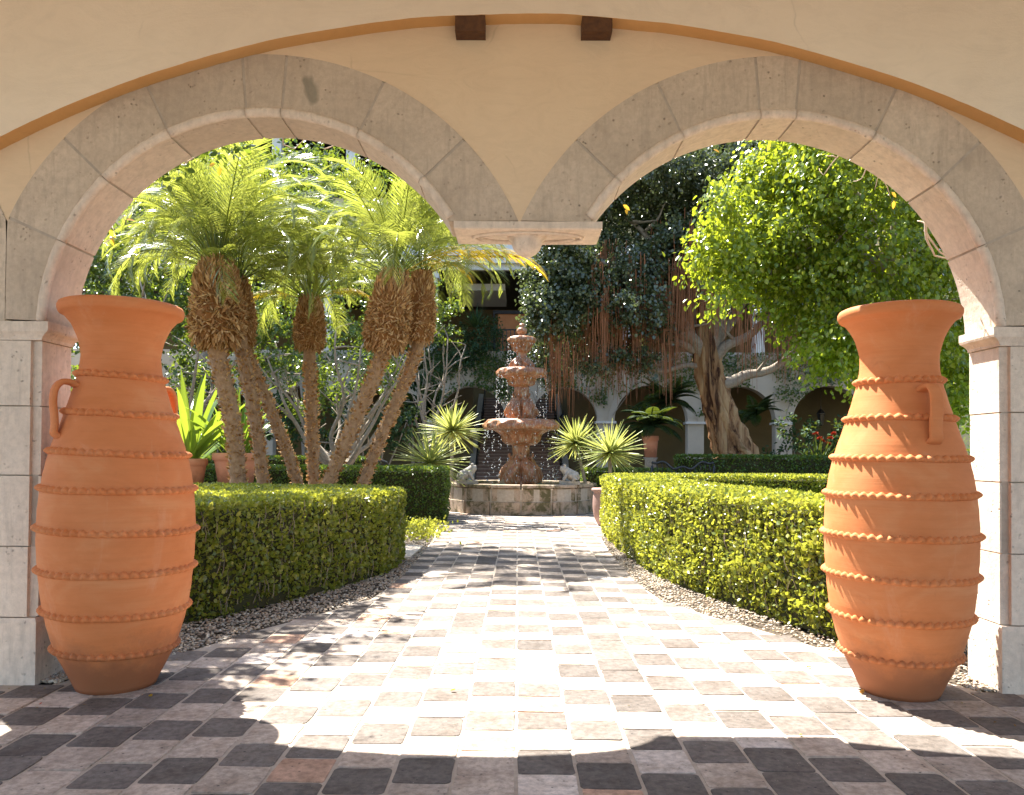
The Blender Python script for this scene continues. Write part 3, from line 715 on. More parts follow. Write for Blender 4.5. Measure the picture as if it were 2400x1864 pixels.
# ------------------------------------------------------------------ palms
def frond_mesh(name, L, bend, nl, ll, droop, seed, mat):
    rs = np.random.default_rng(seed); mb = MB(); n = 22
    pts = []; x = z = 0; a = 0.0
    for i in range(n):
        s = i / (n - 1); pts.append((x, 0.0, z)); a = -bend * (s ** 2.2)
        x += math.cos(a) * L / n; z += math.sin(a) * L / n
    pts = np.array(pts); S = np.linspace(0, 1, n)
    V = []; F = []; Rn = []
    # rachis: three-sided tapering stalk
    for i in range(n):
        r = .011 * (1 - .85 * S[i])
        for q in range(3):
            u = q * 2.094; V.append(pts[i] + np.array([0, math.cos(u) * r * 1.3, math.sin(u) * r])); Rn.append(.05)
    for i in range(n - 1):
        for q in range(3): F.append((i * 3 + q, i * 3 + (q + 1) % 3, (i + 1) * 3 + (q + 1) % 3, (i + 1) * 3 + q))
    for i in range(nl):
        s = .30 + .69 * (i + rs.random() * .5) / nl
        p = np.array([np.interp(s, S, pts[:, k]) for k in range(3)]); p2 = np.array([np.interp(min(s + .02, 1), S, pts[:, k]) for k in range(3)])
        t = p2 - p; t = t / (np.linalg.norm(t) + 1e-9) if np.linalg.norm(t) > 1e-6 else np.array([1, 0, 0])
        up = np.cross(t, [0, 1, 0]); up = -up / np.linalg.norm(up) * (-1 if up[2] > 0 else 1)
        for sd in (-1, 1):
            ln = ll * (.5 + .75 * math.sin(math.pi * min(max((s - .08) / .95, 0), 1)) ** .7) * rs.uniform(.85, 1.1)
            d = t * (.45 + .5 * s) + np.array([0, sd, 0]) * (1.0 - .25 * s) + up * .28 + rs.normal(size=3) * .06
            d /= np.linalg.norm(d); w_ = .0058 + rs.random() * .002
            wd = np.cross(d, up); wd /= np.linalg.norm(wd); wd = wd * .75 + up * .5 * sd
            q = p.copy(); b = len(V); r = rs.random()
            for k in range(4):
                f = (0.5, 1, .8, .06)[k]; V += [q + wd * w_ * f, q - wd * w_ * f]; Rn += [r, r]
                q = q + d * ln / 3; d = d + np.array([0, 0, -droop]); d /= np.linalg.norm(d)
            for k in range(3): F.append((b + 2 * k, b + 2 * k + 1, b + 2 * k + 3, b + 2 * k + 2))
    o = np_mesh(name, np.array(V), np.array(F), mat, None, np.array(Rn)); me = o.data; bpy.data.objects.remove(o); return me
FR = [frond_mesh('frond', 2.3, 2.3, 50, .30, .35, 1, 'palm'), frond_mesh('frond', 2.1, 2.8, 46, .29, .45, 2, 'palm'),
      frond_mesh('frond', 2.4, 2.0, 52, .31, .30, 3, 'palm'), frond_mesh('frond', 2.0, 2.5, 44, .28, .5, 4, 'palm')]
FY = frond_mesh('frond', 1.9, 1.5, 50, .30, .75, 5, 'palm_yellow')
def palm(label, top, skb, low, base, w_sk, w_tr, nfr, scale, yellow=(), seed=0, yaws=None):
    """top: where the leaves start, skb: lower end of the fibre collar, low: a trunk point, base: foot on the ground"""
    rs = random.Random(seed)
    t = empty('palm_tree', base, label, 'palm', 'slender palms in a cluster behind the left hedge')
    B = Vector(base); top, skb, low = (Vector(p) - B for p in (top, skb, low))
    # trunk with ring scars
    ctrl = [Vector((0, 0, 0)), low, skb, top]; pts = []; rad = []
    n = 90
    tt = [0, low.length, low.length + (skb - low).length, low.length + (skb - low).length + (top - skb).length]
    for i in range(n):
        d = tt[-1] * i / (n - 1); k = 0
        while k < 2 and d > tt[k + 1]: k += 1
        s = (d - tt[k]) / (tt[k + 1] - tt[k]); p0 = ctrl[max(k - 1, 0)]; p1 = ctrl[k]; p2 = ctrl[k + 1]; p3 = ctrl[min(k + 2, 3)]
        q = .5 * ((2 * p1) + (p2 - p0) * s + (2 * p0 - 5 * p1 + 4 * p2 - p3) * s * s + (3 * p1 - p0 - 3 * p2 + p3) * s ** 3)
        pts.append(q); rad.append(w_tr * (.5 + .12 * math.sin(i * 2.1) * .4 + .18 * (i / n)) )
    mb = MB(); mb.tube(pts, rad, 14, True, .25); tr = mb.build('trunk', 'trunk_palm', t, True)
    # leaf-scar stubs
    P = []; D = []
    for i in range(int(n * 7)):
        f = rs.random() * .72; k = int(f * (n - 1)); p = pts[k].lerp(pts[min(k + 1, n - 1)], rs.random()); ax = (pts[min(k + 1, n - 1)] - pts[k]).normalized()
        u = rs.random() * 6.283; a = ax.cross(Vector((1, .2, 0))).normalized(); b = ax.cross(a)
        o = a * math.cos(u) + b * math.sin(u); P.append(p + o * rad[k] * .92); D.append(o * .8 + ax * .5)
    P = np.array(P); D = np.array(D); leaf_scars = leaf_obj('leaf_scars', 'fibre', tr, [leaves(P, D, D + rdir(len(P)) * .5 + [0, 0, .5], .065, .8)]); leaf_scars['kind'] = 'stuff'
    # fibre collar
    ax = (top - skb); L = ax.length; ax.normalize(); a = ax.cross(Vector((0, 1, 0))).normalized(); b = ax.cross(a)
    def rr(s): return w_sk * (.36 + .16 * math.sin(math.pi * min(s * 1.15, 1)) + (.10 if s < .5 else 0) * (1 - s * 2) ) * (1 if s < .86 else (1 - (s - .86) * 2.3)) * (1 if s > .05 else .8)
    mb = MB(); mb.tube([skb + ax * L * s for s in np.linspace(0, 1, 16)], [rr(s) * .93 for s in np.linspace(0, 1, 16)], 16, True, .3)
    sk = mb.build('fibre_collar', 'fibre', t, True)
    n2 = int(2600 * w_sk / .7); P = []; D = []; sz = []
    for i in range(n2):
        s = rs.random(); u = rs.random() * 6.283; o = a * math.cos(u) + b * math.sin(u)
        P.append(skb + ax * L * s + o * rr(s) * rs.uniform(.88, 1.02)); up = 1.0 if s > .62 else rs.choice((.5, -.2, -.7)); up = up if s > .12 else -1.2
        tang = ax.cross(o); D.append(o * .42 + ax * up + tang * rs.uniform(-.9, .9) * (.3 if s > .7 else 1)); sz.append(rs.uniform(.08, .17) * (1.25 if s > .7 else 1) * w_sk / .7)
    P = np.array(P); D = np.array(D); leaf_obj('fibres', 'fibre', sk, [leaves(P, D, rdir(n2), np.array(sz), .28)])
    for i in range(nfr + len(yellow)):
        y_ = i >= nfr; me = FY if y_ else rs.choice(FR)
        f = bpy.data.objects.new('frond', me); col.objects.link(f); f.parent = t
        if y_: az, el, sc = yellow[i - nfr]; f["label"] = 'yellowing frond hanging low'
        else:
            az = i * 2.39996 + rs.uniform(-.2, .2); q = (i + .5) / nfr; el = R(88 - 68 * q ** 1.2 + rs.uniform(-6, 6)); sc = scale * rs.uniform(.82, 1.1)
        f.location = top + ax * (-.02) + Vector((math.cos(az), math.sin(az), 0)) * .05
        f.rotation_mode = 'XYZ'; f.matrix_basis = Matrix.Translation(f.location) @ Matrix.Rotation(az, 4, 'Z') @ Matrix.Rotation(-el, 4, 'Y') @ Matrix.Rotation(rs.uniform(-.35, .35), 4, 'X') @ Matrix.Scale(sc, 4)
    return t
def Pp(x, y, d): return W(x * 1.0989, y * 1.0989, d)
def gbase(px, d, lean=0): p = Pp(px, 1035, d); return (p.x + lean, d, 0)
palm('thickest collared palm of the cluster, nearest the left jar', Pp(463, 568, 12.4), Pp(462, 735, 12.4), Pp(500, 930, 12.4), gbase(513, 12.4, .02), .70, .22, 52, 1.15, (), 1)
palm('palm half hidden behind the thick one, grey stem bending left', Pp(505, 600, 13.1), Pp(510, 715, 13.1), Pp(545, 900, 13.1), gbase(572, 13.1, .05), .48, .18, 40, 1.08, (), 2)
palm('reddish slanting palm stem, third from the left of the cluster', Pp(488, 600, 13.6), Pp(522, 740, 13.6), Pp(600, 930, 13.6), gbase(645, 13.6, .25), .40, .16, 30, 1.08, (), 3)
palm('upright small palm alone in the middle of the cluster', Pp(662, 640, 14.0), Pp(660, 745, 14.0), Pp(666, 900, 14.0), gbase(673, 14.0), .47, .17, 44, .98, ((2.9, .35, .8), (-.3, .3, .75)), 4)
palm('palm leaning right with a shaggy collar and the widest crown', Pp(842, 588, 12.7), Pp(818, 745, 12.7), Pp(735, 950, 12.7), gbase(680, 12.7, -.3), .60, .19, 46, 1.08, ((-.1, .55, .92), (.5, .5, .85)), 5)
palm('rightmost palm, thin stem leaning right behind the shaggy one', Pp(900, 585, 13.3), Pp(893, 730, 13.3), Pp(815, 930, 13.3), gbase(762, 13.3, -.3), .46, .165, 36, .95, ((.05, .45, 1.2), (-.2, .75, 1.4), (.25, .6, 1.0)), 6)

# ------------------------------------------------------------------ fountain
FX, FYY = .085, 21.3
fo = empty('fountain', (FX, FYY, 0), 'three-tiered carved stone fountain with dripping bowls at the path end', 'fountain')
KS = 210.5
def hh(y): return 1.5 + (1223.6 - y) / KS
def octo(r, z, n=16): return [(r * math.cos(2 * math.pi * (i + .5) / n), r * math.sin(2 * math.pi * (i + .5) / n)) for i in range(n)]
def basin():
    mb = MB(); n = 16; ro, ri = 1.98, 1.66; zs = [.0, .06, .40, .72, .78]
    seg = []
    for i in range(n):
        a0 = 2 * math.pi * (i) / n + .012; a1 = 2 * math.pi * (i + 1) / n - .012
        for (z0, z1, d) in ((.0, .33, .03), (.338, .66, 0.0), (.668, .75, .05)):
            r = ro + d; j = random.uniform(-.008, .008); rr_ = ri if z0 > .6 else ri
            pts = [((r + j) * math.cos(a0), (r + j) * math.sin(a0)), ((r + j) * math.cos(a1), (r + j) * math.sin(a1)), (rr_ * math.cos(a1), rr_ * math.sin(a1)), (rr_ * math.cos(a0), rr_ * math.sin(a0))]
            mb.prism_xy(pts, z0, z1)
    o = mb.build('basin', 'basin', fo)
    bv = o.modifiers.new('b', 'BEVEL'); bv.width = .018; bv.segments = 2
    mb = MB(); mb.lathe([(ro - .02, 0), (ro - .02, .64)], (0, 0, 0), 32, None, False); mb.build('joint_mortar', 'mortar', o)
    mb = MB(); mb.prism_xy([(1.7 * math.cos(t), 1.7 * math.sin(t)) for t in np.linspace(0, 2 * math.pi, 40, endpoint=False)], .5, .66); mb.build('water', 'water', fo)
basin()
def lobes(nl, amp, sharp=1.0):
    def f(th, z, r): return amp * r * (abs(math.cos(nl * th / 2)) ** sharp - .5)
    return f
def ftier(name, prof, fn):
    mb = MB(); mb.lathe([(w_ / KS, hh(y)) for w_, y in prof], (0, 0, 0), 96, fn)
    return mb.build(name, 'fountain', fo, True)
def sm(p, n=40): return smooth_prof(p, n)
def carve(nl, zlo, zhi, amp):
    def f(th, z, r):
        k = max(0, min(1, (z - zlo) / .06)) * max(0, min(1, (zhi - z) / .06))
        v = (z - zlo) / max(zhi - zlo, .01)
        return k * r * amp * (abs(math.cos(nl * th / 2)) ** .6 - .6 + .35 * math.sin(nl * 3 * th + v * 5) * .3 + .25 * math.sin(v * 9 - abs(math.sin(nl * th / 2)) * 5))
    return f
ftier('pedestal', sm([(88, 1400), (92, 1380), (98, 1345), (92, 1300), (66, 1262), (48, 1235), (50, 1200), (52, 1172), (70, 1165), (96, 1150)], 60), carve(6, hh(1390), hh(1225), .42))
ftier('bowl', sm([(70, 1170), (92, 1160), (102, 1140), (110, 1115), (135, 1095), (155, 1086)], 26) + sm([(155, 1086), (198, 1082), (207, 1065), (204, 1045), (196, 1032), (185, 1026), (170, 1034), (60, 1040)], 30), carve(12, hh(1165), hh(1040), .13))
ftier('pedestal', sm([(60, 1040), (70, 1012), (77, 985), (72, 955), (54, 920), (41, 895), (43, 860), (42, 838), (52, 832)], 46), carve(6, hh(1020), hh(890), .42))
ftier('bowl', sm([(52, 836), (68, 830), (72, 810), (84, 792), (104, 782)], 20) + sm([(104, 782), (132, 779), (139, 765), (136, 748), (128, 738), (118, 744), (50, 748)], 26), carve(12, hh(835), hh(742), .13))
ftier('pedestal', sm([(50, 750), (57, 730), (58, 712), (46, 690), (31, 668), (30, 650), (34, 642)], 32), carve(6, hh(735), hh(668), .40))
ftier('bowl', sm([(30, 646), (44, 636), (50, 618), (60, 600), (64, 592)], 16) + sm([(64, 592), (76, 584), (79, 572), (74, 560), (66, 556), (30, 560)], 18), carve(10, hh(640), hh(556), .15))
ftier('finial', sm([(30, 562), (30, 553), (22, 547), (16, 541), (26, 532), (30, 520), (26, 508), (14, 500), (15, 492), (17, 487), (12, 480), (2, 476)], 40), None)
# carved scroll ears on the pedestals
for (y, w_, s) in ((1232, 62, .8), (888, 46, .55)):
    mb = MB()
    for k in range(6):
        a = k * math.pi / 3 + .5; c, sn = math.cos(a), math.sin(a); r0 = w_ / KS; z = hh(y)
        pts = [((r0 - .03 + q * .16 * s) * c, (r0 - .03 + q * .16 * s) * sn, z - .05 * s + dz * s) for q, dz in ((0, -.12), (.35, -.02), (.75, .04), (.95, .10), (.7, .14), (.5, .09))]
        mb = MB(); mb.tube(pts, [.035 * s, .04 * s, .038 * s, .032 * s, .025 * s, .02 * s], 8); mb.build('scroll', 'fountain', fo, True)
# falling drops
def drops():
    V = []; F = []; ico = np.array([(0, 0, 1.6), (1, 0, 0), (0, 1, 0), (-1, 0, 0), (0, -1, 0), (0, 0, -1.2)]); fc = np.array([(0, 1, 2), (0, 2, 3), (0, 3, 4), (0, 4, 1), (5, 2, 1), (5, 3, 2), (5, 4, 3), (5, 1, 4)])
    o = 0
    for (rad, y0, y1, cnt) in ((80, 585, 745, 110), (142, 775, 1040, 330), (208, 1080, 1380, 330)):
        for _ in range(cnt):
            a = random.choice(range(26)) * 6.283 / 26 + random.gauss(0, .02); r = rad / KS + abs(random.gauss(0, .015)) ; z = random.uniform(hh(y1), hh(y0))
            s = random.uniform(.008, .016); V.append(ico * s + np.array([r * math.cos(a), r * math.sin(a), z])); F.append(fc + o); o += 6
    for _ in range(160):   # splashes off the bowls
        y0, rr_ = random.choice(((1020, 160), (735, 105), (1370, 250))); a = random.random() * 6.283; r = rr_ * random.random() / KS
        V.append(ico * random.uniform(.007, .013) + np.array([r * math.cos(a), r * math.sin(a), hh(y0) + abs(random.gauss(0, .14))])); F.append(fc + o); o += 6
    ob = np_mesh('water_drops', np.concatenate(V), np.concatenate(F), 'drop', fo, None, None, True); ob["kind"] = 'stuff'
drops()

def add_sphere(mb, c, r, k=10, sc=(1, 1, 1), rz=0):
    prof = [(max(math.sin(t), .02), math.cos(t)) for t in np.linspace(math.pi, 0, k)]
    m = MB(); m.lathe(prof, (0, 0, 0), 14)
    cz, sz = math.cos(rz), math.sin(rz)
    m.v = [(c[0] + r * (sc[0] * x * cz - sc[1] * y * sz), c[1] + r * (sc[0] * x * sz + sc[1] * y * cz), c[2] + r * sc[2] * z) for x, y, z in m.v]
    mb.add(m.v, m.f)
def frog(x, y, z, rz, label):
    """crouching carved frog: raised head towards -x local, folded hind legs"""
    t = empty('stone_frog', (x, y, z), label, 'statue', 'carved frogs on the basin rim', rz)
    mb = MB(); mb.box(-.30, .22, -.13, .13, 0, .09); mb.build('plinth', 'sculpt', t)
    mb = MB()
    mb.tube([(.20, 0, .14), (.12, 0, .20), (0, 0, .24), (-.12, 0, .33), (-.20, 0, .40), (-.28, 0, .42)], [.05, .13, .14, .115, .10, .045], 14, True, .1)
    for s in (-1, 1):
        add_sphere(mb, (-.17, s * .06, .49), .035, 8)
        mb.tube([(.12, s * .09, .20), (-.02, s * .17, .22), (.13, s * .18, .12), (0, s * .19, .10)], [.07, .06, .045, .03], 8)
        mb.tube([(-.10, s * .09, .30), (-.15, s * .14, .20), (-.20, s * .13, .10)], [.05, .04, .03], 8)
    o = mb.build('body', 'sculpt', t, True)
    rm = o.modifiers.new('r', 'REMESH'); rm.mode = 'VOXEL'; rm.voxel_size = .016; rm.use_smooth_shade = True
p = W(1338, 1120, 19.75); frog(1.35, 19.95, .75, 0, 'carved stone frog on the right of the basin rim')
frog(-1.32, 19.95, .75, math.pi, 'carved stone frog on the left of the basin rim behind spiky leaves')

# ------------------------------------------------------------------ pots and leafy plants
def pot_mesh(t, r, h, mat='pot'):
    mb = MB(); mb.lathe([(r * .70, 0), (r * .72, h * .03), (r * .90, h * .74), (r * .93, h * .78), (r * 1.0, h * .80), (r * 1.0, h * .97), (r * .97, h), (r * .88, h), (r * .86, h * .9), (r * .1, h * .88)], (0, 0, 0), 40)
    return mb.build('pot', mat, t, True)
def blade(L, wd, prof=None):
    pass
def strap_set(n, L, wd, elo, ehi, droop, seg=6, spread=.06, origin=(0, 0, 0), cup=.25, tipw=.1, mid=.45):
    V = []; F = []; Rn = []
    for i in range(n):
        az = rng.random() * 6.283; el = R(rng.uniform(elo, ehi)); ln = L * rng.uniform(.7, 1.15)
        d = np.array([math.cos(az) * math.cos(el), math.sin(az) * math.cos(el), math.sin(el)]); sd = np.array([-math.sin(az), math.cos(az), 0]) + rng.normal(size=3) * .12
        p = np.array(origin) + np.array([math.cos(az), math.sin(az), 0]) * spread * rng.random(); b = len(V); r = rng.random()
        for k in range(seg + 1):
            s = k / seg; w_ = wd * (.35 + .65 * math.sin(math.pi * min(s / (2 * mid), 1) if s < mid else math.pi / 2)) * (1 if s < mid else 1 - (1 - tipw) * ((s - mid) / (1 - mid)) ** 1.4)
            up = np.cross(d, sd); up /= np.linalg.norm(up)
            V += [p + sd * w_ / 2 - up * 0, p + up * w_ * cup * -1, p - sd * w_ / 2]; Rn += [r, r, r]
            p = p + d * ln / seg; d = d + np.array([0, 0, -droop / seg]) * (.4 + 1.2 * s); d /= np.linalg.norm(d)
        for k in range(seg):
            for q in (0, 1): F.append((b + 3 * k + q, b + 3 * k + q + 1, b + 3 * k + q + 4, b + 3 * k + q + 3))
    return np.array(V), np.array(F), np.array(Rn)
def potted(px, ptop, pbot, wpx, d, label, n, L, wd, ped=True):
    pb = W(px, pbot, d); pt = W(px, ptop, d); h = pt.z - pb.z; r = wpx / 2 * d / FPX
    t = empty('potted_plant', (pb.x, d, pb.z), label, 'potted plant', 'leafy plants in terracotta pots')
    pot_mesh(t, r, h)
    leaf_obj('leaves', 'strap', t, [strap_set(n, L, wd, 35, 88, .9, 7, r * .5, (0, 0, h * .85), .12, .08, .55)])
    if ped:
        q = empty('pedestal', (pb.x, d, 0), 'round stone stand under the ' + ('nearer' if wpx > 90 else 'half hidden') + ' terracotta pot', 'stand', 'stands under the pots')
        mb = MB(); mb.lathe([(r * .7, 0), (r * .55, .1), (r * .45, pb.z - .15), (r * .8, pb.z - .06)], (0, 0, 0), 24); mb.build('column', 'sculpt', q, True)
        mb = MB(); mb.lathe([(r * 1.15, pb.z - .06), (r * 1.2, pb.z - .04), (r * 1.15, pb.z - .004)], (0, 0, 0), 32); mb.build('disc', 'dark', q, True)
    return t
potted(552, 1062, 1143, 106, 15.4, 'wide terracotta pot of strap leaves standing behind the palm stems', 46, 1.25, .11)
potted(442, 1075, 1150, 84, 15.2, 'terracotta pot with tall upright leaves half hidden by the left jar', 30, 2.0, .16)
# clump of flax-like leaves low at left by the hedge
t = empty('urn', (1.86, 16.75, 0), 'mauve clay urn tucked behind the right hedge corner beside the basin', 'urn')
mb = MB(); mb.lathe(sm([(.14, 0), (.17, .05), (.24, .2), (.27, .4), (.265, .6), (.25, .72)], 24) + [(.29, .74), (.30, .77), (.28, .80), (.24, .79), (.05, .77)], (0, 0, 0), 32); mb.build('body', 'urn', t, True)

def rosette(px, py, d, rpx, label, foot_z, n=150, stem=None):
    c = W(px, py, d); L = rpx * 1.12 * d / FPX
    x0 = c.x + (stem or 0)
    t = empty('spiky_plant', (x0, d, foot_z), label, 'yucca', 'variegated spiky rosettes around the fountain')
    lc = Vector((c.x - x0, 0, c.z - foot_z))
    mb = MB(); mb.tube([(0, 0, 0), (lc.x * .3, 0, lc.z * .45), (lc.x, 0, lc.z)], [.06, .045, .05], 10, True, .3); mb.build('stem', 'bark', t, True)
    V = []; F = []; Rn = []
    for i in range(n):
        zc = 1 - 1.55 * (i + .5) / n; az = i * 2.39996; rr_ = math.sqrt(max(0, 1 - zc * zc)); d_ = np.array([rr_ * math.cos(az), rr_ * math.sin(az), zc]) + rng.normal(size=3) * .06; d_ /= np.linalg.norm(d_)
        sd = np.cross(d_, [0, 0, 1.0]); sd = sd / (np.linalg.norm(sd) + 1e-6) + rng.normal(size=3) * .15; w_ = .052 * L / .8 * rng.uniform(.8, 1.15); ln = L * rng.uniform(.82, 1.1)
        p = np.array(lc); b = len(V)
        for k, wf in enumerate((.6, 1, .95, .6, .03)):
            q = p + d_ * ln * k / 4 + np.array([0, 0, -.07 * ln * (k / 4) ** 2])
            V += [q + sd * w_ / 2 * wf, q + sd * w_ * .2 * wf + np.cross(sd, d_) * w_ * .12, q - sd * w_ * .2 * wf + np.cross(sd, d_) * w_ * .12, q - sd * w_ / 2 * wf]; Rn += [.35, .66, .66, .35] if rng.random() < .75 else [.1, .4, .4, .1]
        for k in range(4):
            for q in range(3): F.append((b + 4 * k + q, b + 4 * k + q + 1, b + 4 * k + q + 5, b + 4 * k + q + 4))
    np_mesh('leaves', np.array(V), np.array(F), 'yucca', t, np.array(Rn))
rosette(1060, 1010, 21.8, 72, 'spiky rosette left of the fountain, the taller and farther of that pair', 0)
rosette(1008, 1085, 18.9, 86, 'spiky rosette just above the left hedge end, the nearer and lower one', 0)
rosette(1350, 1040, 21.6, 68, 'spiky rosette nearest the right of the fountain bowls', 0, 150, .35)
rosette(1430, 1062, 20.6, 78, 'spiky rosette on a pale stem above the right hedge', 0)

# irregular pale slab, low plant by the path
mb = MB(); mb.prism_xy([(-2.05, 10.95), (-1.52, 11.25), (-1.50, 12.6), (-1.75, 12.75), (-2.15, 12.5)], 0, .035)
o = mb.build('slab', 'reveal', None); tag(o, 'irregular pale flagstone lying beside the path at the left hedge end', 'flagstone')
t = empty('low_plant', (-1.75, 14.3, 0), 'small leafy ground plant at the path edge between the left hedges', 'plant')
leaf_obj('leaves', 'hedge', t, [leaves(np.column_stack([rng.normal(0, .22, 900), rng.normal(0, .5, 900), rng.random(900) * .28]), rdir(900) + [0, 0, .6], rdir(900), .06, .8)])

# ------------------------------------------------------------------ trees
def clump_leaves(cents, rads, per, size, hang=0.5, aspect=.8, flat=.75, clump=.35, shell=.35):
    """leaves gathered in small sprays spread through ellipsoidal volumes"""
    P = []; D = []; Nn = []
    for c, r, k in zip(cents, rads, per):
        c = np.array(c); r = np.array(r) if hasattr(r, '__len__') else np.array([r, r, r * flat]); ns = max(1, k // 22)
        u = rdir(ns); rad_ = rng.random(ns) ** shell; S = c + u * rad_[:, None] * r
        out = norm(u * r)
        for s_, o_ in zip(S, out):
            m = 22; dirn = o_ * .8 + np.array([0, 0, -hang * .6]) + rng.normal(size=3) * .3; dirn /= np.linalg.norm(dirn)
            tt = rng.random((m, 1)); q = s_ + dirn * tt * clump + rng.normal(size=(m, 3)) * clump * .22 + np.array([0, 0, -1]) * hang * (tt ** 2) * clump * .5
            P.append(q); d = dirn * .5 + rng.normal(size=(m, 3)) * .6 + np.array([0, 0, -hang]); D.append(d); Nn.append(np.tile(o_ * .6 + [0, 0, .6], (m, 1)) + rng.normal(size=(m, 3)) * .5)
    P = np.concatenate(P); D = np.concatenate(D); Nn = np.concatenate(Nn); n = len(P)
    return leaves(P, D, Nn, rng.uniform(.7, 1.2, n) * size, aspect)
def branch_path(a, b, n=10, wig=.15, sag=0):
    a, b = Vector(a), Vector(b); L = (b - a).length; o = Vector((random.random() * 50, 0, 0)); out = []
    for i in range(n):
        s = i / (n - 1); p = a.lerp(b, s); k = math.sin(math.pi * s)
        p = p + Vector((noise.noise(o + p * .9), noise.noise(o + p * .9 + Vector((9, 0, 0))), noise.noise(o + p * .9 + Vector((0, 9, 0))))) * wig * L * k + Vector((0, 0, sag * k)); out.append(p)
    return out

# the bright fig at right
lt = empty('tree', (5.6, 13.2, 0), 'bright yellow-green weeping fig filling the right arch above the right jar', 'tree')
L0 = Vector((5.6, 13.2, 0))
def loc(p): return Vector(p) - L0
mb = MB(); top = loc(W(2080, 560, 13.2))
mb.tube(branch_path((0, 0, 0), loc(W(2090, 640, 13.2)), 10, .04), [.22, .2, .18, .17, .16, .15, .14, .13, .12, .1], 12, True, .2)
mb.build('trunk', 'bark', lt, True)
brs = [(1750, 520), (1820, 400), (1950, 380), (2100, 420), (1720, 640), (1830, 740), (2250, 600), (2200, 800), (1950, 780), (2020, 600)]
for (x, y) in brs:
    mb = MB(); e = loc(W(x, y, 13.3 + random.uniform(-.2, .8)))
    bp = branch_path(loc(W(2090, 640, 13.2)), e, 10, .12, .3); mb.tube(bp, list(np.linspace(.07, .012, 10)), 8)
    for k in (4, 6, 7, 8):
        q = bp[k] + Vector((random.uniform(-.5, .5), random.uniform(-.7, -.1), random.uniform(-.4, .5))); mb.tube(branch_path(bp[k], q, 5, .1), [.018, .014, .01, .007, .004], 5)
    mb.build('limb', 'bark', lt, True)
cl = [(1790, 440, .62, 2400), (1730, 560, .60, 2200), (1850, 370, .7, 2600), (2000, 390, .85, 3400), (1880, 560, .9, 3800), (1765, 630, .52, 2000), (1900, 700, .6, 2200), (2040, 620, 1.0, 4200),
      (1990, 800, .62, 2200), (2150, 460, .9, 3400), (2200, 640, 1.0, 4200), (2130, 800, .8, 3200), (2270, 800, .8, 2600), (2250, 500, .8, 2600), (1700, 470, .28, 500), (1670, 590, .30, 500), (1930, 800, .3, 500), (2230, 900, .45, 1100), (2010, 830, .25, 300), (1690, 680, .22, 250), (2150, 300, .8, 2200), (1950, 290, .7, 2000)]
C = []; Rr = []; K = []
for (x, y, r, k) in cl:
    C.append(loc(W(x, y, 13.0 + random.uniform(-.7, .9)))); Rr.append((r, r * 1.1, r * .78)); K.append(int(k * .8))
leaf_obj('crown', 'ficus_light', lt, [clump_leaves(C, Rr, [int(k * 1.25) for k in K], .096, .6, .74, .75, .36, .5)])

# the old fig with aerial roots
L0 = Vector(W(1722, 1065, 26)); L0.z = 0
ft = empty('tree', L0, 'old dark-leaved fig with twisted trunk and curtains of hanging roots', 'tree')
def fp(x, y, d=26): return loc(W(x, y, d))
mb = MB()
tr = [Vector((.25, 0, 0)), fp(1722, 1060), fp(1700, 1000), fp(1680, 940), fp(1665, 890), fp(1655, 840), fp(1648, 780), fp(1640, 700)]
pts = []
for i in range(len(tr) - 1):
    for s in np.linspace(0, 1, 7)[:-1]: pts.append(tr[i].lerp(tr[i + 1], s))
pts.append(tr[-1]); nn = len(pts)
mb.tube(pts, [float(np.interp(i / nn, [0, .15, .3, .5, .68, .85, 1], [.85, .64, .50, .43, .42, .33, .2])) for i in range(nn)], 48, True, .25, 7, .20)
for k in range(7):   # root strands fused along the trunk
    a = k * .9 + .3; off = [Vector((math.cos(a + i * .02) * .40, math.sin(a + i * .02) * .40, 0)) * float(np.interp(i / nn, [0, .3, .7, 1], [1.28, 1.0, .85, .35])) for i in range(nn)]
    mb.tube([p + o_ for p, o_ in zip(pts, off)][::2], [(.16 + .05 * math.sin(i + k)) * (1 - .5 * i / 20) for i in range(len(pts[::2]))], 10, True, .3)
mb.build('trunk', 'ficus_bark', ft, True)
fork = fp(1655, 840)
limbs = [((1655, 840), (1600, 760), (1480, 700), 26, 25, .26), ((1650, 820), (1640, 700), (1560, 560), 26, 26, .28), ((1660, 820), (1740, 720), (1800, 560), 26, 27, .26), ((1690, 900), (1770, 880), (1900, 820), 26, 26.5, .22),
         ((1660, 850), (1720, 800), (1850, 720), 26, 25.5, .22), ((1640, 830), (1560, 790), (1440, 730), 26, 24.5, .14), ((1650, 860), (1560, 865), (1440, 850), 26, 25, .10), ((1655, 800), (1600, 640), (1460, 500), 26, 26, .2), ((1640, 800), (1520, 660), (1380, 600), 26, 24.5, .14), ((1670, 820), (1700, 640), (1690, 450), 26, 26, .24)]
for a, b, c, d0, d1, r in limbs:
    A, Bm, Cc = fp(*a, d0), fp(*b, (d0 + d1) / 2), fp(*c, d1); mb = MB()
    pp = []
    for s in np.linspace(0, 1, 18): pp.append((1 - s) ** 2 * A + 2 * s * (1 - s) * Bm + s * s * Cc + Vector((noise.noise(Vector((s * 3, r * 30, 0))), 0, noise.noise(Vector((s * 3, r * 30, 5))))) * .22 * math.sin(math.pi * s))
    mb.tube(pp, list(np.linspace(r, r * .3, 18)), 12, True, .2)
    for k in (8, 11, 14, 16):
        e = pp[k] + Vector((random.uniform(-1.2, 1.2), random.uniform(-.8, .4), random.uniform(-.2, 1.1))); mb.tube(branch_path(pp[k], e, 7, .15), list(np.linspace(r * .32, .015, 7)), 7)
    mb.build('limb', 'bark', ft, True)
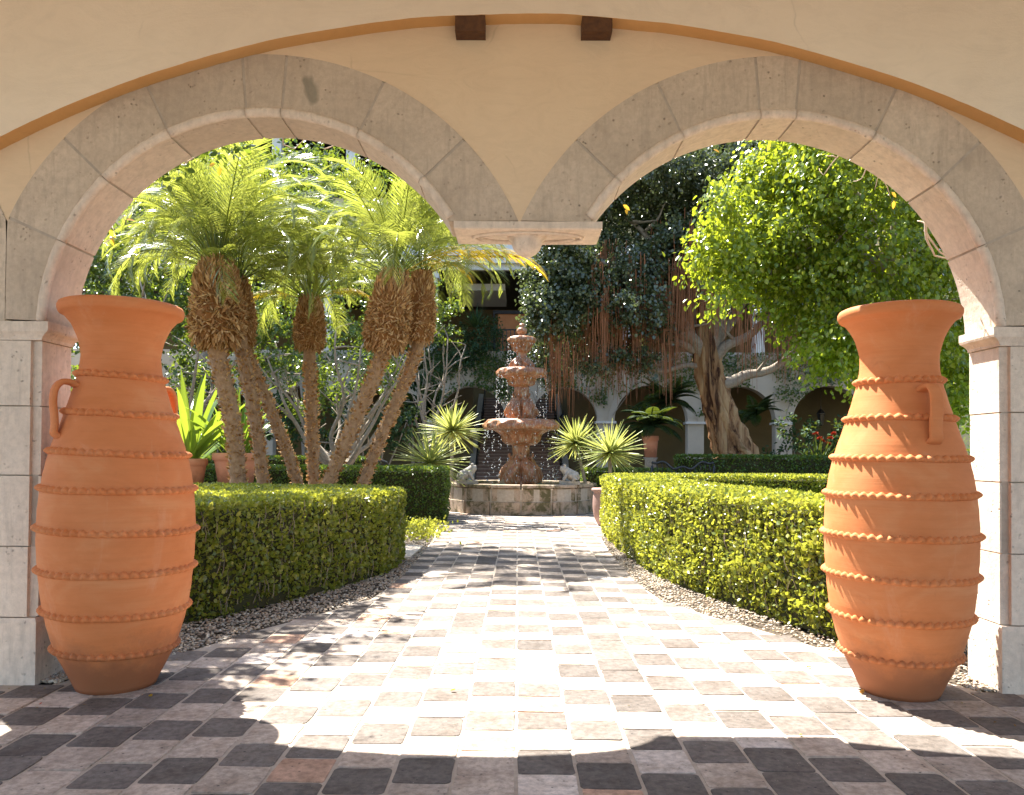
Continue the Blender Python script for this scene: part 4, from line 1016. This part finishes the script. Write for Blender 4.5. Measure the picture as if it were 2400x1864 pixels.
# hanging roots in bundles, each bundle its own part
rt = [(x, y0, y1) for x, y0, y1 in [(1310, 790, 930), (1300, 850, 950), (1345, 720, 880), (1375, 730, 860), (1400, 800, 920), (1420, 740, 930), (1445, 700, 900), (1465, 680, 880), (1480, 780, 900), (1500, 700, 860), (1515, 700, 920), (1535, 690, 850), (1555, 660, 830), (1570, 780, 920),
      (1330, 640, 760), (1430, 600, 720), (1545, 560, 720), (1590, 640, 850), (1610, 600, 800), (1630, 560, 740), (1650, 580, 760), (1670, 600, 740), (1690, 640, 780), (1720, 700, 840), (1745, 760, 900), (1780, 740, 860), (1810, 740, 880), (1835, 800, 900), (1400, 640, 700), (1870, 790, 880), (1905, 770, 870), (1355, 800, 890), (1490, 640, 760), (1580, 700, 900), (1620, 680, 800), (1700, 560, 700), (1380, 850, 940), (1460, 840, 935), (1325, 700, 800), (1287, 740, 840), (1600, 560, 760), (1640, 520, 700), (1660, 560, 800), (1680, 520, 720), (1540, 700, 860), (1470, 760, 900), (1410, 700, 860), (1715, 560, 700), (1605, 700, 860), (1560, 820, 950), (1340, 860, 960)]]
for (x, y0, y1) in rt:
    mb = MB(); d = random.uniform(23.8, 26.2)
    for _ in range(random.randint(20, 34)):
        dx = random.gauss(0, 14); a = fp(x + dx, y0 + random.uniform(-50, 50), d + random.uniform(-.3, .3)); b = fp(x + dx + random.gauss(0, 4), y1 + random.uniform(-110, 25), d + random.uniform(-.3, .3))
        mb.tube(branch_path(a, b, 8, .03), list(np.linspace(.015, .004, 8)), 3, False)
    mb.build('aerial_roots', 'root', ft)
cl = [(1330, 830, .35, 350), (1450, 830, .35, 300), (1520, 850, .3, 260), (1400, 750, .6, 900), (1560, 770, .4, 400), (1620, 640, .6, 800), (1680, 620, .5, 500), (1390, 860, .25, 200), (1300, 740, .7, 1500), (1350, 680, .8, 1800), (1420, 800, .5, 500), (1490, 720, .8, 1200), (1560, 700, .6, 700), (1270, 820, .4, 500), (1600, 560, .8, 1300), (1330, 620, .9, 2300), (1280, 700, .7, 1500), (1400, 560, 1.1, 3000), (1480, 640, 1.1, 2800), (1420, 700, .8, 1600), (1520, 480, 1.3, 3200), (1430, 450, 1.0, 2400), (1600, 430, 1.3, 3200), (1560, 560, .9, 1800), (1640, 530, 1.0, 2000), (1700, 400, 1.3, 2600), (1290, 780, .5, 700), (1380, 780, .6, 700),
      (1650, 660, .6, 700), (1500, 790, .45, 400), (1780, 600, 1.1, 1800), (1850, 700, 1.0, 1500), (1800, 480, 1.3, 2000), (1950, 500, 1.6, 2400), (1980, 720, 1.2, 1600), (1255, 640, .35, 500), (1540, 370, 1.3, 2400), (1440, 380, 1.0, 1500), (1900, 350, 1.8, 2400), (2120, 450, 1.8, 2000), (1360, 500, .7, 1100), (1300, 550, .6, 1000), (2150, 700, 1.4, 1600)]
C = []; Rr = []; K = []
for (x, y, r, k) in cl:
    C.append(fp(x, y, 25.3 + random.uniform(-1.4, 1.6))); Rr.append((r, r * 1.2, r * .75)); K.append(int(k * 1.7))
leaf_obj('crown', 'ficus_dark', ft, [clump_leaves(C, Rr, K, .115, .3, .9, .75, .40, .5)])

# grey-branched shrubby trees behind the palms
def pale_tree(px, d, label, spread, ht, leafcl, mat='shrub', sz=.085, nb=9, seed=1):
    rs = random.Random(seed); global L0
    L0 = Vector(W(px, 1065, d)); L0.z = 0; t = empty('tree', L0, label, 'tree')
    mb = MB(); mb.tube([(0, 0, 0), (.05, 0, .5), (.0, .05, 1.0)], [.16, .13, .12], 10, True, .2); mb.build('trunk', 'bark', t, True)
    for i in range(nb):
        az = i * 2.4 + rs.uniform(-.3, .3); L = ht * rs.uniform(.7, 1.0); e = Vector((math.cos(az) * spread * rs.uniform(.5, 1), math.sin(az) * spread * .6, 1 + L)); mb = MB()
        bp = branch_path((0, 0, .9), e, 12, .10, -.35); mb.tube(bp, list(np.linspace(.075, .02, 12)), 8)
        for k in (4, 6, 7, 8, 9, 10, 11):
            q = bp[k] + Vector((rs.uniform(-.8, .8), rs.uniform(-.5, .3), rs.uniform(.0, .8))); mb.tube(branch_path(bp[k], q, 6, .15), list(np.linspace(.028, .008, 6)), 5)
        mb.build('limb', 'bark', t, True)
    C = []; Rr = []; K = []
    for (x, y, r, k) in leafcl: C.append(loc(W(x, y, d + rs.uniform(-.8, .8)))); Rr.append((r, r, r * .8)); K.append(k)
    leaf_obj('crown', mat, t, [clump_leaves(C, Rr, K, sz, .2, .9, .8, .3, .6)]); return t
pale_tree(790, 20.5, 'grey-limbed small-leaved tree standing behind the palm stems', 2.6, 3.6, [(640, 760, .9, 1500), (700, 860, .8, 1100), (820, 760, 1.0, 1500), (880, 860, .9, 1200), (760, 900, .6, 700), (590, 840, .7, 900), (930, 760, .8, 1000), (600, 680, .9, 1300), (760, 640, 1.2, 1600), (870, 640, 1.0, 1300), (700, 960, .4, 300)], 'shrub', .09, 11, 3)
pale_tree(420, 19.5, 'leafy pale-branched tree seen above and behind the left jar', 2.4, 4.6, [(240, 640, .9, 1500), (300, 600, .9, 1500), (380, 700, 1.0, 1500), (460, 760, .8, 1100), (450, 620, 1.0, 1400), (210, 760, .8, 1200), (330, 480, 1.2, 1700), (220, 560, .9, 1200), (480, 500, 1.2, 1500), (200, 900, .9, 1300), (440, 880, .7, 900), (560, 420, 1.2, 1500), (720, 400, 1.3, 1700), (860, 440, 1.2, 1500), (990, 520, .9, 1200)], 'shrub', .10, 10, 4)
pale_tree(1010, 27, 'small twiggy tree left of the far stairway', 1.3, 4.6, [(1030, 720, .6, 600), (1000, 680, .5, 500), (1050, 780, .4, 300), (990, 780, .6, 600), (1075, 700, .3, 150)], 'shrub', .10, 7, 5)

# dark planting along the back: ferns, shrubs
def shrub(px, py, d, r, label, k, mat='fern', sz=.16, group='dark shrubs along the back wall'):
    c = W(px, py, d); t = empty('shrub', (c.x, d, 0), label, 'shrub', group)
    r = r if hasattr(r, '__len__') else (r, r, r)
    leaf_obj('foliage', mat, t, [clump_leaves([(0, 0, max(c.z, r[2] * .8))], [r], [k], sz, .2, .6, 1, .35, .6)])
    mb = MB()
    for i in range(5):
        a = i * 1.3; mb.tube(branch_path((math.cos(a) * .1, math.sin(a) * .1, 0), (math.cos(a) * r[0] * .6, math.sin(a) * r[1] * .6, max(c.z, r[2] * .8)), 6, .1), [.05, .04, .035, .03, .02, .01], 6)
    mb.build('stems', 'bark', t, True); return t
shrub(230, 960, 25, (2.6, 1.2, 2.0), 'dark shrub far left behind the left jar handle', 2600)
shrub(500, 960, 25.5, (2.4, 1.2, 1.6), 'dark shrub behind the terracotta pots', 2400)
shrub(700, 985, 25.8, (2.0, 1.0, 1.1), 'dark shrub behind the middle palm stems', 1800)
shrub(880, 990, 26, (1.7, 1.0, 1.0), 'dark shrub behind the rightmost palm stem', 1500)
shrub(980, 830, 30, (1.0, .8, 2.6), 'tall dark bush against the wall left of the left far arch', 1500, 'fern', .2)
shrub(2120, 1020, 27, (2.5, 1, 1.3), 'dark shrub seen right of the fig trunk beside the right jar', 1500)
shrub(1890, 1045, 27, (1.3, .7, .9), 'low dark shrub under the orange flowers', 900)
shrub(2300, 1090, 17, (1.6, 1, 1.1), 'bright shrub between right jar and pier', 2400, 'shrub', .09)

def fern(px, py, d, L, n, label, pot=True):
    c = W(px, py, d); t = empty('fern', (c.x, d, 0), label, 'fern', 'large arching ferns')
    if pot:
        pm = pot_mesh(t, .28, .75); pm.location.z = c.z - 1.3
        mb = MB(); mb.lathe([(.26, 0), (.22, .1), (.2, c.z - 1.4), (.26, c.z - 1.3)], (0, 0, 0), 20); mb.build('pot_stand', 'sculpt', t, True)
    P = []; D = []; Nn = []; mb = MB()
    for i in range(n):
        az = i * 2.4 + .4 * math.sin(i * 7); el = R(rng.uniform(20, 80)); p = Vector((0, 0, c.z - .3)); dd = Vector((math.cos(az) * math.cos(el), math.sin(az) * math.cos(el), math.sin(el))); sd = dd.cross(Vector((0, 0, 1))).normalized()
        pts = []
        for k in range(40):
            pts.append(p.copy()); s = k / 39; wl = .20 * L * math.sin(math.pi * (.1 + .9 * s) * .95)
            for q in (-1, 1):
                P.append(tuple(p)); D.append(tuple((sd * q + dd * .35 + Vector((0, 0, -.15))) * wl)); Nn.append((0, 0, 1))
            p = p + dd * L / 39; dd = (dd + Vector((0, 0, -.045))).normalized()
        mb.tube(pts[::5], .012, 4, False)
    P, D, Nn = np.array(P), np.array(D), np.array(Nn) + rng.normal(size=(len(P), 3)) * .2
    v = leaves(P, D, Nn, np.maximum(np.linalg.norm(D, axis=1), .04), .22); leaf_obj('fronds', 'fern', t, [v]); mb.build('stalks', 'fern', t)
fern(1525, 985, 27.5, 1.35, 34, 'big fern in a clay pot left of the old fig trunk')
fern(1560, 930, 29.5, 1.5, 28, 'taller fern behind the potted one, by the far arches', False)
fern(1770, 960, 30, 1.2, 24, 'fern just right of the old fig trunk', False)
fern(1000, 960, 29, 1.6, 28, 'fern left of the far stairway behind the rosettes', False)
# orange-flowering plant
c = W(1915, 1040, 26.2); t = empty('flowering_plant', (c.x, 26.2, 0), 'plant with orange-red blooms left of the right jar rim of shade', 'flowering plant'); t["label"] = 'strap-leaved plant with orange-red flower heads left of the right jar'
leaf_obj('leaves', 'fern', t, [strap_set(70, 1.0, .07, 30, 85, 1.0, 6, .3, (0, 0, c.z - .8), .15)])
for i in range(6):
    x, z = random.uniform(-.75, .75), c.z + random.uniform(-.05, .35); q = rdir(46); q[:, 2] = abs(q[:, 2]); v = leaves(np.tile([x, random.uniform(-.3, .3), z], (46, 1)), q, rdir(46), .11, .5); leaf_obj('bloom', 'flower', t, [v])

# curly iron benches
def bench(px, py, d, label, w_=1.7):
    c = W(px, py, d); t = empty('bench', (c.x, d, 0), label, 'bench', 'wavy-backed iron benches'); H = c.z
    mb = MB(); pts = [(x, 0, H - .10 + .10 * math.cos(x * 2 * math.pi / w_ * 1.0) * -1 * (1 if True else 0) + .05 * math.cos(x * 12)) for x in np.linspace(-w_ / 2, w_ / 2, 40)]
    mb.tube(pts, .035, 8); mb.tube([(x, 0, z - .42) for x, _, z in pts], .018, 6)
    for x, _, z in pts[::3]: mb.tube([(x, 0, z), (x + .05, .01, z - .2), (x, 0, z - .42)], .012, 5)
    mb.build('backrest', 'iron', t, True)
    mb = MB(); mb.box(-w_ / 2, w_ / 2, -.5, -.02, .43, .46); mb.build('seat', 'iron', t)
    for x in (-w_ / 2, w_ / 2):
        for y in (-.45, 0): mb = MB(); mb.tube([(x, y, 0), (x, y, H - .12 if y == 0 else .66)], .025, 6); mb.build('leg', 'iron', t, True)
        mb = MB(); mb.tube([(x, 0, .68), (x, -.3, .7), (x, -.5, .66)], .022, 6); mb.build('armrest', 'iron', t, True)
bench(1600, 1082, 22.4, 'dark wavy-backed bench behind the right hedge', 1.75)
bench(845, 1080, 22.4, 'dark wavy-backed bench behind the hedge and leaning palms', 1.55)

# ------------------------------------------------------------------ the building across the courtyard
YW = 34.0; SP = FPX / YW
bd = empty('courtyard_building', (0, YW, 0), 'two-storey pale building across the courtyard with vine-hung arches and dark gallery', 'building')
def bx(px): return W(px, 950, YW).x
ops = [(430, 590), (640, 800), (836, 990), (1026, 1185), (1243, 1401), (1440, 1612), (1650, 1818), (1857, 2030), (2068, 2236), (2275, 2440)]
zsb = 3.0; mb = MB(); ztop = 5.95
xs = []; arch_l = []
for a, b in ops:
    xa, xb = bx(a), bx(b); arch_l.append(((xa + xb) / 2, (xb - xa) / 2))
def wb(x):
    for i, (c, r) in enumerate(arch_l):
        d = abs(x - c)
        if d < r: return 2.95 + math.sqrt(r * r - d * d)
    if arch_l[3][0] < x < arch_l[4][0]: return 2.95
    return 0
br = sorted(set([-24, 24] + [c - r for c, r in arch_l] + [c + r for c, r in arch_l]))
for a, b in zip(br, br[1:]):
    mid_ = (a + b) / 2; inn_ = [q for q in arch_l if abs(mid_ - q[0]) < q[1]]
    if inn_:
        c, r = inn_[0]; th = np.linspace(math.pi, 0, 25)
        for t0, t1 in zip(th, th[1:]):
            x0, x1 = c + r * math.cos(t0), c + r * math.cos(t1); z0, z1 = 2.95 + r * math.sin(t0), 2.95 + r * math.sin(t1)
            mb.add([(x0, YW, z0), (x1, YW, z1), (x1, YW, ztop), (x0, YW, ztop), (x0, YW + .5, z0), (x1, YW + .5, z1)], [(0, 1, 2, 3), (4, 5, 1, 0)])
    else:
        zb = 2.95 if arch_l[3][0] < mid_ < arch_l[4][0] else 0
        mb.add([(a, YW, zb), (b, YW, zb), (b, YW, ztop), (a, YW, ztop), (a, YW + .5, zb), (b, YW + .5, zb), (b, YW + .5, ztop), (a, YW + .5, ztop)], [(0, 1, 2, 3), (4, 5, 1, 0), (1, 5, 6, 2), (4, 0, 3, 7)])
bld(mb, 'ground_floor_wall', 'back_wall', bd)
for c, r in arch_l:   # raised band round each arch
    mb = MB(); th = np.linspace(math.pi, 0, 25)
    for t0, t1 in zip(th, th[1:]):
        q = []
        for t_ in (t0, t1):
            for rr_ in (r + .002, r + .28): q.append((c + rr_ * math.cos(t_), 2.95 + rr_ * math.sin(t_)))
        X = [q[0], q[1], q[3], q[2]]
        mb.add([(x, YW - .04, z) for x, z in X] + [(x, YW - .002, z) for x, z in X], [(0, 1, 2, 3), (4, 5, 1, 0), (5, 6, 2, 1), (7, 4, 0, 3), (6, 7, 3, 2)])
    bld(mb, 'arch_trim', 'back_wall', bd)
for i, (a, b) in enumerate(zip(arch_l, arch_l[1:])):
    if i == 3:
        x = (a[0] + a[1] + b[0] - b[1]) / 2; mb = MB(); mb.box(x - .38, x + .38, YW - .08, YW + .58, 2.86, 2.96); bld(mb, 'impost', 'white', bd); continue
    x0, x1 = a[0] + a[1], b[0] - b[1]; mb = MB(); mb.box(x0 - .08, x1 + .08, YW - .08, YW + .58, 2.86, 2.96); bld(mb, 'pier_cap', 'white', bd)
    mb = MB(); mb.box(x0 - .03, x1 + .03, YW - .05, YW + .55, 0, .4); bld(mb, 'pier_base', 'white', bd)
# arcade back wall, ceiling and gallery
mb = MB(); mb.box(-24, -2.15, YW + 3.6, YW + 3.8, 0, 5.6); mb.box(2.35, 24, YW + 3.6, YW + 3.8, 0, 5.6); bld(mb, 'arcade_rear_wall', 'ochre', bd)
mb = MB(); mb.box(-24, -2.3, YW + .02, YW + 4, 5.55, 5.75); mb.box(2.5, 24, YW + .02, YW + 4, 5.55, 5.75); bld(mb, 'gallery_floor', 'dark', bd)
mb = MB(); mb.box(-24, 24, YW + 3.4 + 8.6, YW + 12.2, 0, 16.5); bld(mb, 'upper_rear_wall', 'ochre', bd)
mb = MB(); mb.box(-24, 24, YW - .3, YW + 12, 9.95, 10.2); bld(mb, 'gallery_ceiling', 'dark', bd)
mb = MB(); mb.box(-24, 24, YW - .12, YW + .12, 9.45, 9.93); mb.box(-24, 24, YW - .42, YW - .12, 10.0, 10.5); mb.box(-24, 24, YW - .34, YW - .1, 9.70, 9.92); bld(mb, 'cornice', 'white', bd)
for px in (1010, 1300, 760, 1470, 1780, 2100, 560, 300):
    x = bx(px); mb = MB(); mb.box(x - .22, x + .22, YW, YW + .44, 5.95, 9.44); mb.box(x - .3, x + .3, YW - .08, YW + .52, 9.1, 9.3); bld(mb, 'column', 'white', bd)
for px in (1075, 1150): pass
mb = MB(); x0, x1 = bx(1050), bx(1180); mb.box(x0, x1, YW + 2, YW + 6, 9.0, 9.3); bld(mb, 'ceiling_panel', 'white', bd)
mb = MB(); x0, x1 = bx(1163), bx(1235); mb.box(x0, x1, YW + 2.2, YW + 2.4, 5.95, 7.95); bld(mb, 'orange_wall', 'orange', bd)
mb = MB(); x0, x1 = bx(1155), bx(1240); mb.box(x0 - .08, x0, YW + 2.1, YW + 2.3, 5.95, 8.1); mb.box(x0, x1, YW + 2.1, YW + 2.18, 7.95, 8.1); bld(mb, 'door_frame', 'dark', bd)
# upper storey
mb = MB(); mb.box(-24, 24, YW + .1, YW + .4, 10.5, 12.6); mb.box(-24, 24, YW + .1, YW + .4, 15.4, 16.5); bld(mb, 'upper_wall', 'yellow', bd)
for px in (300, 480, 640, 815, 1000, 1200): x = bx(px); mb = MB(); mb.box(x - .2, x + .2, YW + .05, YW + .42, 12.6, 15.4); bld(mb, 'upper_column', 'white', bd)
mb = MB()
for i in range(40): x = -24 + i * 1.2; mb.box(x - .08, x + .08, YW - .9, YW + 8, 16.2, 16.5)
mb.box(-24.5, 24.5, YW - 1.2, YW + 12.5, 16.52, 16.75); bld(mb, 'roof', 'dark', bd)
mb = MB(); x0, x1 = bx(1150), bx(1250)
for i in range(12): x = x0 + (x1 - x0) * i / 11; mb.tube([(x, YW + .1, 5.95), (x, YW + .1, 6.9)], .02, 5)
mb.tube([(x0, YW + .1, 6.9), (x1, YW + .1, 6.9)], .03, 6); bld(mb, 'railing', 'iron', bd)
# stairs
st = empty('staircase', (.05, YW + .8, 0), 'broad brick stairway rising beyond the fountain through the double arch', 'stairs')
mb = MB(); ns = 28
for i in range(ns): mb.box(-1.95 + .003 * i, 1.95 - .003 * i, i * .37, i * .37 + .37 + (.03 if i else 0), 0, (i + 1) * .168 - .04)
mb.build('risers', 'brick', st)
mb = MB()
for i in range(ns): mb.box(-2.0, 2.0, i * .37 - .03, i * .37 + .372, (i + 1) * .168 - .038, (i + 1) * .168)
mb.build('treads', plain_mat('tread_tile', (.48, .35, .27), (.36, .26, .20), .8, 5), st)
for s in (-1, 1):
    mb = MB(); mb.add([(s * 2.0, 0, 0), (s * 2.0, ns * .37, 0), (s * 2.0, ns * .37, ns * .168 + .25), (s * 2.0, 0, .25), (s * 2.3, 0, 0), (s * 2.3, ns * .37, 0), (s * 2.3, ns * .37, ns * .168 + .25), (s * 2.3, 0, .25)], [(0, 1, 2, 3), (7, 6, 5, 4), (3, 2, 6, 7), (0, 3, 7, 4)])
    mb.build('side_wall', 'back_wall', st)
    mb = MB(); mb.tube([(s * 1.9, 0, 1.1), (s * 1.9, ns * .37, ns * .168 + 1.1)], .03, 6)
    for i in range(0, ns, 5): mb.tube([(s * 1.9, i * .37 + .1, i * .168), (s * 1.9, i * .37 + .1, i * .168 + 1.12)], .014, 5)
    mb.build('handrail', 'iron', st)
# lanterns
def lantern(px, py, d, label):
    c = W(px, py, d); t = empty('lantern', (c.x, d, c.z - .45), label, 'lantern', 'black iron lanterns in the far arcade')
    mb = MB(); mb.lathe([(.03, 0), (.10, .04), (.17, .5), (.2, .52), (.2, .56), (.1, .7), (.03, .76), (.02, .9)], (0, 0, 0), 6); mb.build('lamp_body', 'iron', t)
    mb = MB(); mb.tube([(0, 0, .88), (0, 0, 5.5 - c.z + .45)], .012, 5); mb.build('chain', 'iron', t)
lantern(1924, 975, 35.5, 'black iron lantern hanging in the arch left of the right jar')
lantern(1320, 985, 36.0, 'black iron lantern under the arch right of the fountain')

# creepers over the wall, gallery planting
def creeper(px0, px1, z0, z1, k, label, sz=.10, mat='shrub'):
    x0, x1 = bx(px0), bx(px1); cx = (x0 + x1) / 2; t = empty('creeper', (cx, YW - .02, 0), label, 'creeper', 'creepers on the far wall')
    pts = []
    while len(pts) < k:
        x = random.uniform(x0, x1); z = random.uniform(z0, z1)
        if wb(x) > z - .02: continue
        nv = noise.noise(Vector((x * .8, z * .9, px0))) + (z - z0) / (z1 - z0) * .8 - .35
        if nv < random.uniform(-.25, .22): continue
        pts.append((x - cx, -.06 - random.random() * .12, z))
    P = np.array(pts); n = len(P); D = rng.normal(size=(n, 3)) * .6 + [0, -.2, -.5]; leaf_obj('leaves', mat, t, [leaves(P, D, rng.normal(size=(n, 3)) * .5 + [0, -1, .3], rng.uniform(.7, 1.2, n) * sz, .9)])
    mb = MB()
    for i in range(14):
        x = random.uniform(x0, x1) - cx; p = Vector((x, -.06, z1)); e = Vector((x + random.uniform(-1.5, 1.5), -.05, max(z0, 3.2)))
        bp = [Vector((q.x, -.06, q.z)) for q in branch_path(p, e, 10, .2)]
        if min(wb(cx + q.x) > q.z - .02 for q in bp) or True: mb.tube([q for q in bp if wb(cx + q.x) < q.z + .05] or bp[:2], .015, 4, False)
    mb.build('stems', 'bark', t)['kind'] = 'stuff'
creeper(1000, 1420, 3.2, 5.95, 5200, 'creeper hanging over the double arch behind the fountain')
creeper(1420, 2240, 3.2, 5.95, 6000, 'creeper on the wall right of the double arch, behind the old fig')
creeper(560, 1000, 3.0, 5.95, 1800, 'creeper on the far wall behind the palm stems')
def terrace_plant(px0, px1, label, mat='fern', r=.9, k=1500, z=6.0, sz=.13):
    x0, x1 = bx(px0), bx(px1); t = empty('balcony_plant', ((x0 + x1) / 2, YW - .1, z - .9), label, 'balcony plant', 'greenery spilling off the gallery'); nc = max(2, int((x1 - x0) / 1.0)); C = [((i + .5) / nc * (x1 - x0) - (x1 - x0) / 2, -.1, .9 + random.uniform(-.15, .35)) for i in range(nc)]
    leaf_obj('foliage', mat, t, [clump_leaves(C, [(.75, .45, r)] * nc, [k // nc] * nc, sz, .5, .6, 1, .4, .6)])
terrace_plant(1010, 1090, 'dark greenery on the gallery edge left of the fountain top', 'fern', .9, 1400)
terrace_plant(1090, 1165, 'dark greenery on the gallery edge just behind the fountain top', 'fern', .8, 1500, 6.2)
terrace_plant(1230, 1430, 'dark greenery on the gallery edge right of the fountain top', 'fern', .8, 2000, 6.3)
t = empty('balcony_plant', (bx(1115), YW - .1, 6.6), 'spiky-leaved pot plant standing on the gallery edge', 'balcony plant', 'greenery spilling off the gallery')
leaf_obj('leaves', 'fern', t, [strap_set(60, .95, .07, 10, 85, .8, 6, .1, (0, 0, .35), .15)])

# yellow wing at right
rw = empty('side_wing', (13.5, 24, 0), 'yellow plastered wing seen between the weeping fig and the right pier', 'building')
mb = MB(); mb.box(-.6, 8, 0, .4, 0, 7); mb.build('wall', 'yellow', rw)
mb = MB(); mb.box(-.75, 8.1, -.15, .5, 7.0, 7.3); mb.build('cornice', 'white', rw)
lw = empty('side_wing', (-16.5, 26, 0), 'shaded wing at the far left behind the trees', 'building')
mb = MB(); mb.box(-8, 1.0, 0, .4, 0, 9); mb.build('wall', 'back_wall', lw); mb = MB(); mb.box(-8, 1.2, -.2, .5, 9, 9.3); mb.build('cornice', 'white', lw)

# a background tree row so no bare gap shows above the palms
def bgtree(px, py, d, rs_, label, k):
    global L0
    L0 = Vector(W(px, 1065, d)); L0.z = 0; t = empty('tree', L0, label, 'tree'); c = loc(W(px, py, d)); mb = MB()
    mb.tube(branch_path((0, 0, 0), c, 10, .05), list(np.linspace(.22, .08, 10)), 10, True, .2); mb.build('trunk', 'bark', t, True)
    leaf_obj('crown', 'shrub', t, [clump_leaves([c + Vector(o_) for o_ in ((0, 0, 0), (-1.4, 0, -.5), (1.5, .3, -.3), (.2, 0, 1.2))], [(rs_, rs_, rs_ * .8)] * 4, [k // 4] * 4, .14, .3, .8, .8, .45, .6)])
bgtree(480, 470, 28, 1.9, 'tree far behind the palm crowns, left', 6500)
bgtree(720, 520, 29, 1.7, 'tree far behind the palm crowns, between the two palm groups', 5500)
bgtree(300, 700, 29, 2.0, 'dark tree at the far left edge of the garden', 5000)

# ------------------------------------------------------------------ climbers on the arcade's garden side, fallen bits
def vine(name_label, segs, lv, thick=.009, leafmat='deadleaf'):
    A = W(segs[0][0][0], segs[0][0][1], 5.6); t = empty('vine', A, name_label, 'vine', 'bare climbers around the arches'); mb = MB()
    for s in segs:
        pts = [W(x, y, 5.55 + .05 * i) - A for i, (x, y) in enumerate(s)]; fine = []
        for a, b in zip(pts, pts[1:]): fine += [a.lerp(b, q) + Vector((random.gauss(0, .003), 0, random.gauss(0, .003))) for q in (0, .33, .66)]
        fine.append(pts[-1]); mb.tube(fine, list(np.linspace(thick, thick * .35, len(fine))), 6)
    mb.build('stem', 'twig', t, True)
    if lv:
        P = np.array([W(x, y, 5.6) - A for x, y in lv]); n = len(P); leaf_obj('leaves', leafmat, t, [leaves(P, rng.normal(size=(n, 3)) * .4 + [.3, 0, -.8], rng.normal(size=(n, 3)) * .3 + [0, -1, .2], rng.uniform(.05, .08, n), .5)])
vine('pale forked twig poking out beside the right arch, lower right', [[(2178, 500), (2170, 525), (2150, 518)], [(2178, 500), (2168, 540), (2200, 590), (2250, 622)], [(2168, 495), (2172, 560), (2190, 600), (2245, 610)]], [(2090, 450), (2095, 470)], .011)
vine('thin twigs dangling under the top of the right arch', [[(1990, 350), (1960, 370), (1930, 410), (1920, 395)], [(1960, 370), (1935, 365)], [(2035, 385), (2020, 420), (2000, 425)], [(2095, 400), (2060, 410), (2050, 445)], [(2060, 410), (2080, 440), (2085, 460)], [(2060, 410), (2040, 405)]], [(1672, 350), (1805, 335), (1460, 480), (1467, 490)], .005)
vine('thin reddish twigs under the top of the left arch', [[(660, 315), (665, 340), (690, 350), (720, 320)], [(700, 312), (760, 325), (800, 335)], [(430, 385), (470, 360), (500, 340)], [(760, 350), (790, 338), (800, 325)]], [(505, 385), (515, 390)], .005)
vine('yellow leaves on a thin climber at the left arch edge', [[(255, 520), (280, 500), (300, 530)], [(245, 570), (270, 555), (262, 530)]], [(270, 482), (282, 478), (296, 515), (305, 530), (250, 500), (262, 555), (255, 540)], .004)
for i, (px, py, lab, mt) in enumerate([(355, 1634, 'curled brown leaf on the paving at the left jar foot', 'deadleaf'), (98, 1656, 'tiny red petal on the shaded paving near the left pier', 'flower'), (1060, 1622, 'small green and brown leaf on the sunlit centre paving', 'deadleaf'), (1889, 1565, 'curled red-brown leaf on the sunlit paving left of the right jar', 'deadleaf'), (1872, 1724, 'tiny green leaf at the shadow edge on the paving', 'hedge'), (2012, 1626, 'brown leaf touching the right jar foot', 'deadleaf')]):
    d_ = FPX * CAMZ / (py - 1065 - .007 * (px - 1214)); x = (px - 1214) / FPX * d_; n = 3
    P = np.array([[0, 0, .012], [.004, .003, .014], [0, -.004, .015]]); D = rng.normal(size=(n, 3)) * .5 + [1, 0, .15]
    o = leaf_obj('fallen_leaf', mt, None, [leaves(P, D, np.tile([0, 0, 1.0], (n, 1)) + rng.normal(size=(n, 3)) * .4, .035 if i not in (1, 4) else .018, .6)])
    o.location = (x, d_, .004); tag(o, lab, 'leaf', 'bits fallen on the paving')

# litter: bits of leaf and twig on paving and gravel
def litter():
    P = []
    while len(P) < 520:
        y = 4.2 + 13 * random.random() ** 1.6; e = edge(max(y, 5.05)); q = random.random()
        x = random.choice((-1, 1)) * (e - abs(random.gauss(0, .35)) + .25) if q < .8 else random.uniform(-e, e)
        P.append((x, y, .017))
    P = np.array(P); n = len(P); D = rdir(n); D[:, 2] = abs(D[:, 2]) * .15
    o = leaf_obj('leaf_litter', 'litter', None, [leaves(P, D, np.array([0, 0, 1.0]) + rng.normal(size=(n, 3)) * .3, rng.uniform(.010, .028, n), .5)])
    tag(o, 'tiny dry leaf bits and twigs along the edges of the paving', 'leaf litter', kind='stuff')
litter()

# branchy tree overhanging from the left, above the left arch, that shades the strip beside the hedge
L0 = Vector((-6.4, 9.3, 0)); t = empty('tree', L0, 'leafy overhanging tree high outside the left arch, shading the paving edge', 'tree')
mb = MB(); mb.tube(branch_path((0, 0, 0), (.2, -.1, 4.6), 10, .04), list(np.linspace(.16, .09, 10)), 10, True, .2); mb.build('trunk', 'bark', t, True)
for e in ((1.6, -.7, 5.9), (1.4, -1.6, 5.8), (1.8, .3, 5.9), (-.8, .2, 6.2)):
    mb = MB(); mb.tube(branch_path((.2, -.1, 4.5), e, 8, .1), list(np.linspace(.07, .015, 8)), 7); mb.build('limb', 'bark', t, True)
leaf_obj('crown', 'shrub', t, [clump_leaves([(1.6, -.7, 6.0), (1.35, -1.6, 5.95), (1.95, .4, 5.95), (.4, -.4, 6.2)], [(1.0, 1.0, .75)] * 4, [2600] * 4, .10, .3, .8, .8, .35, .6)])
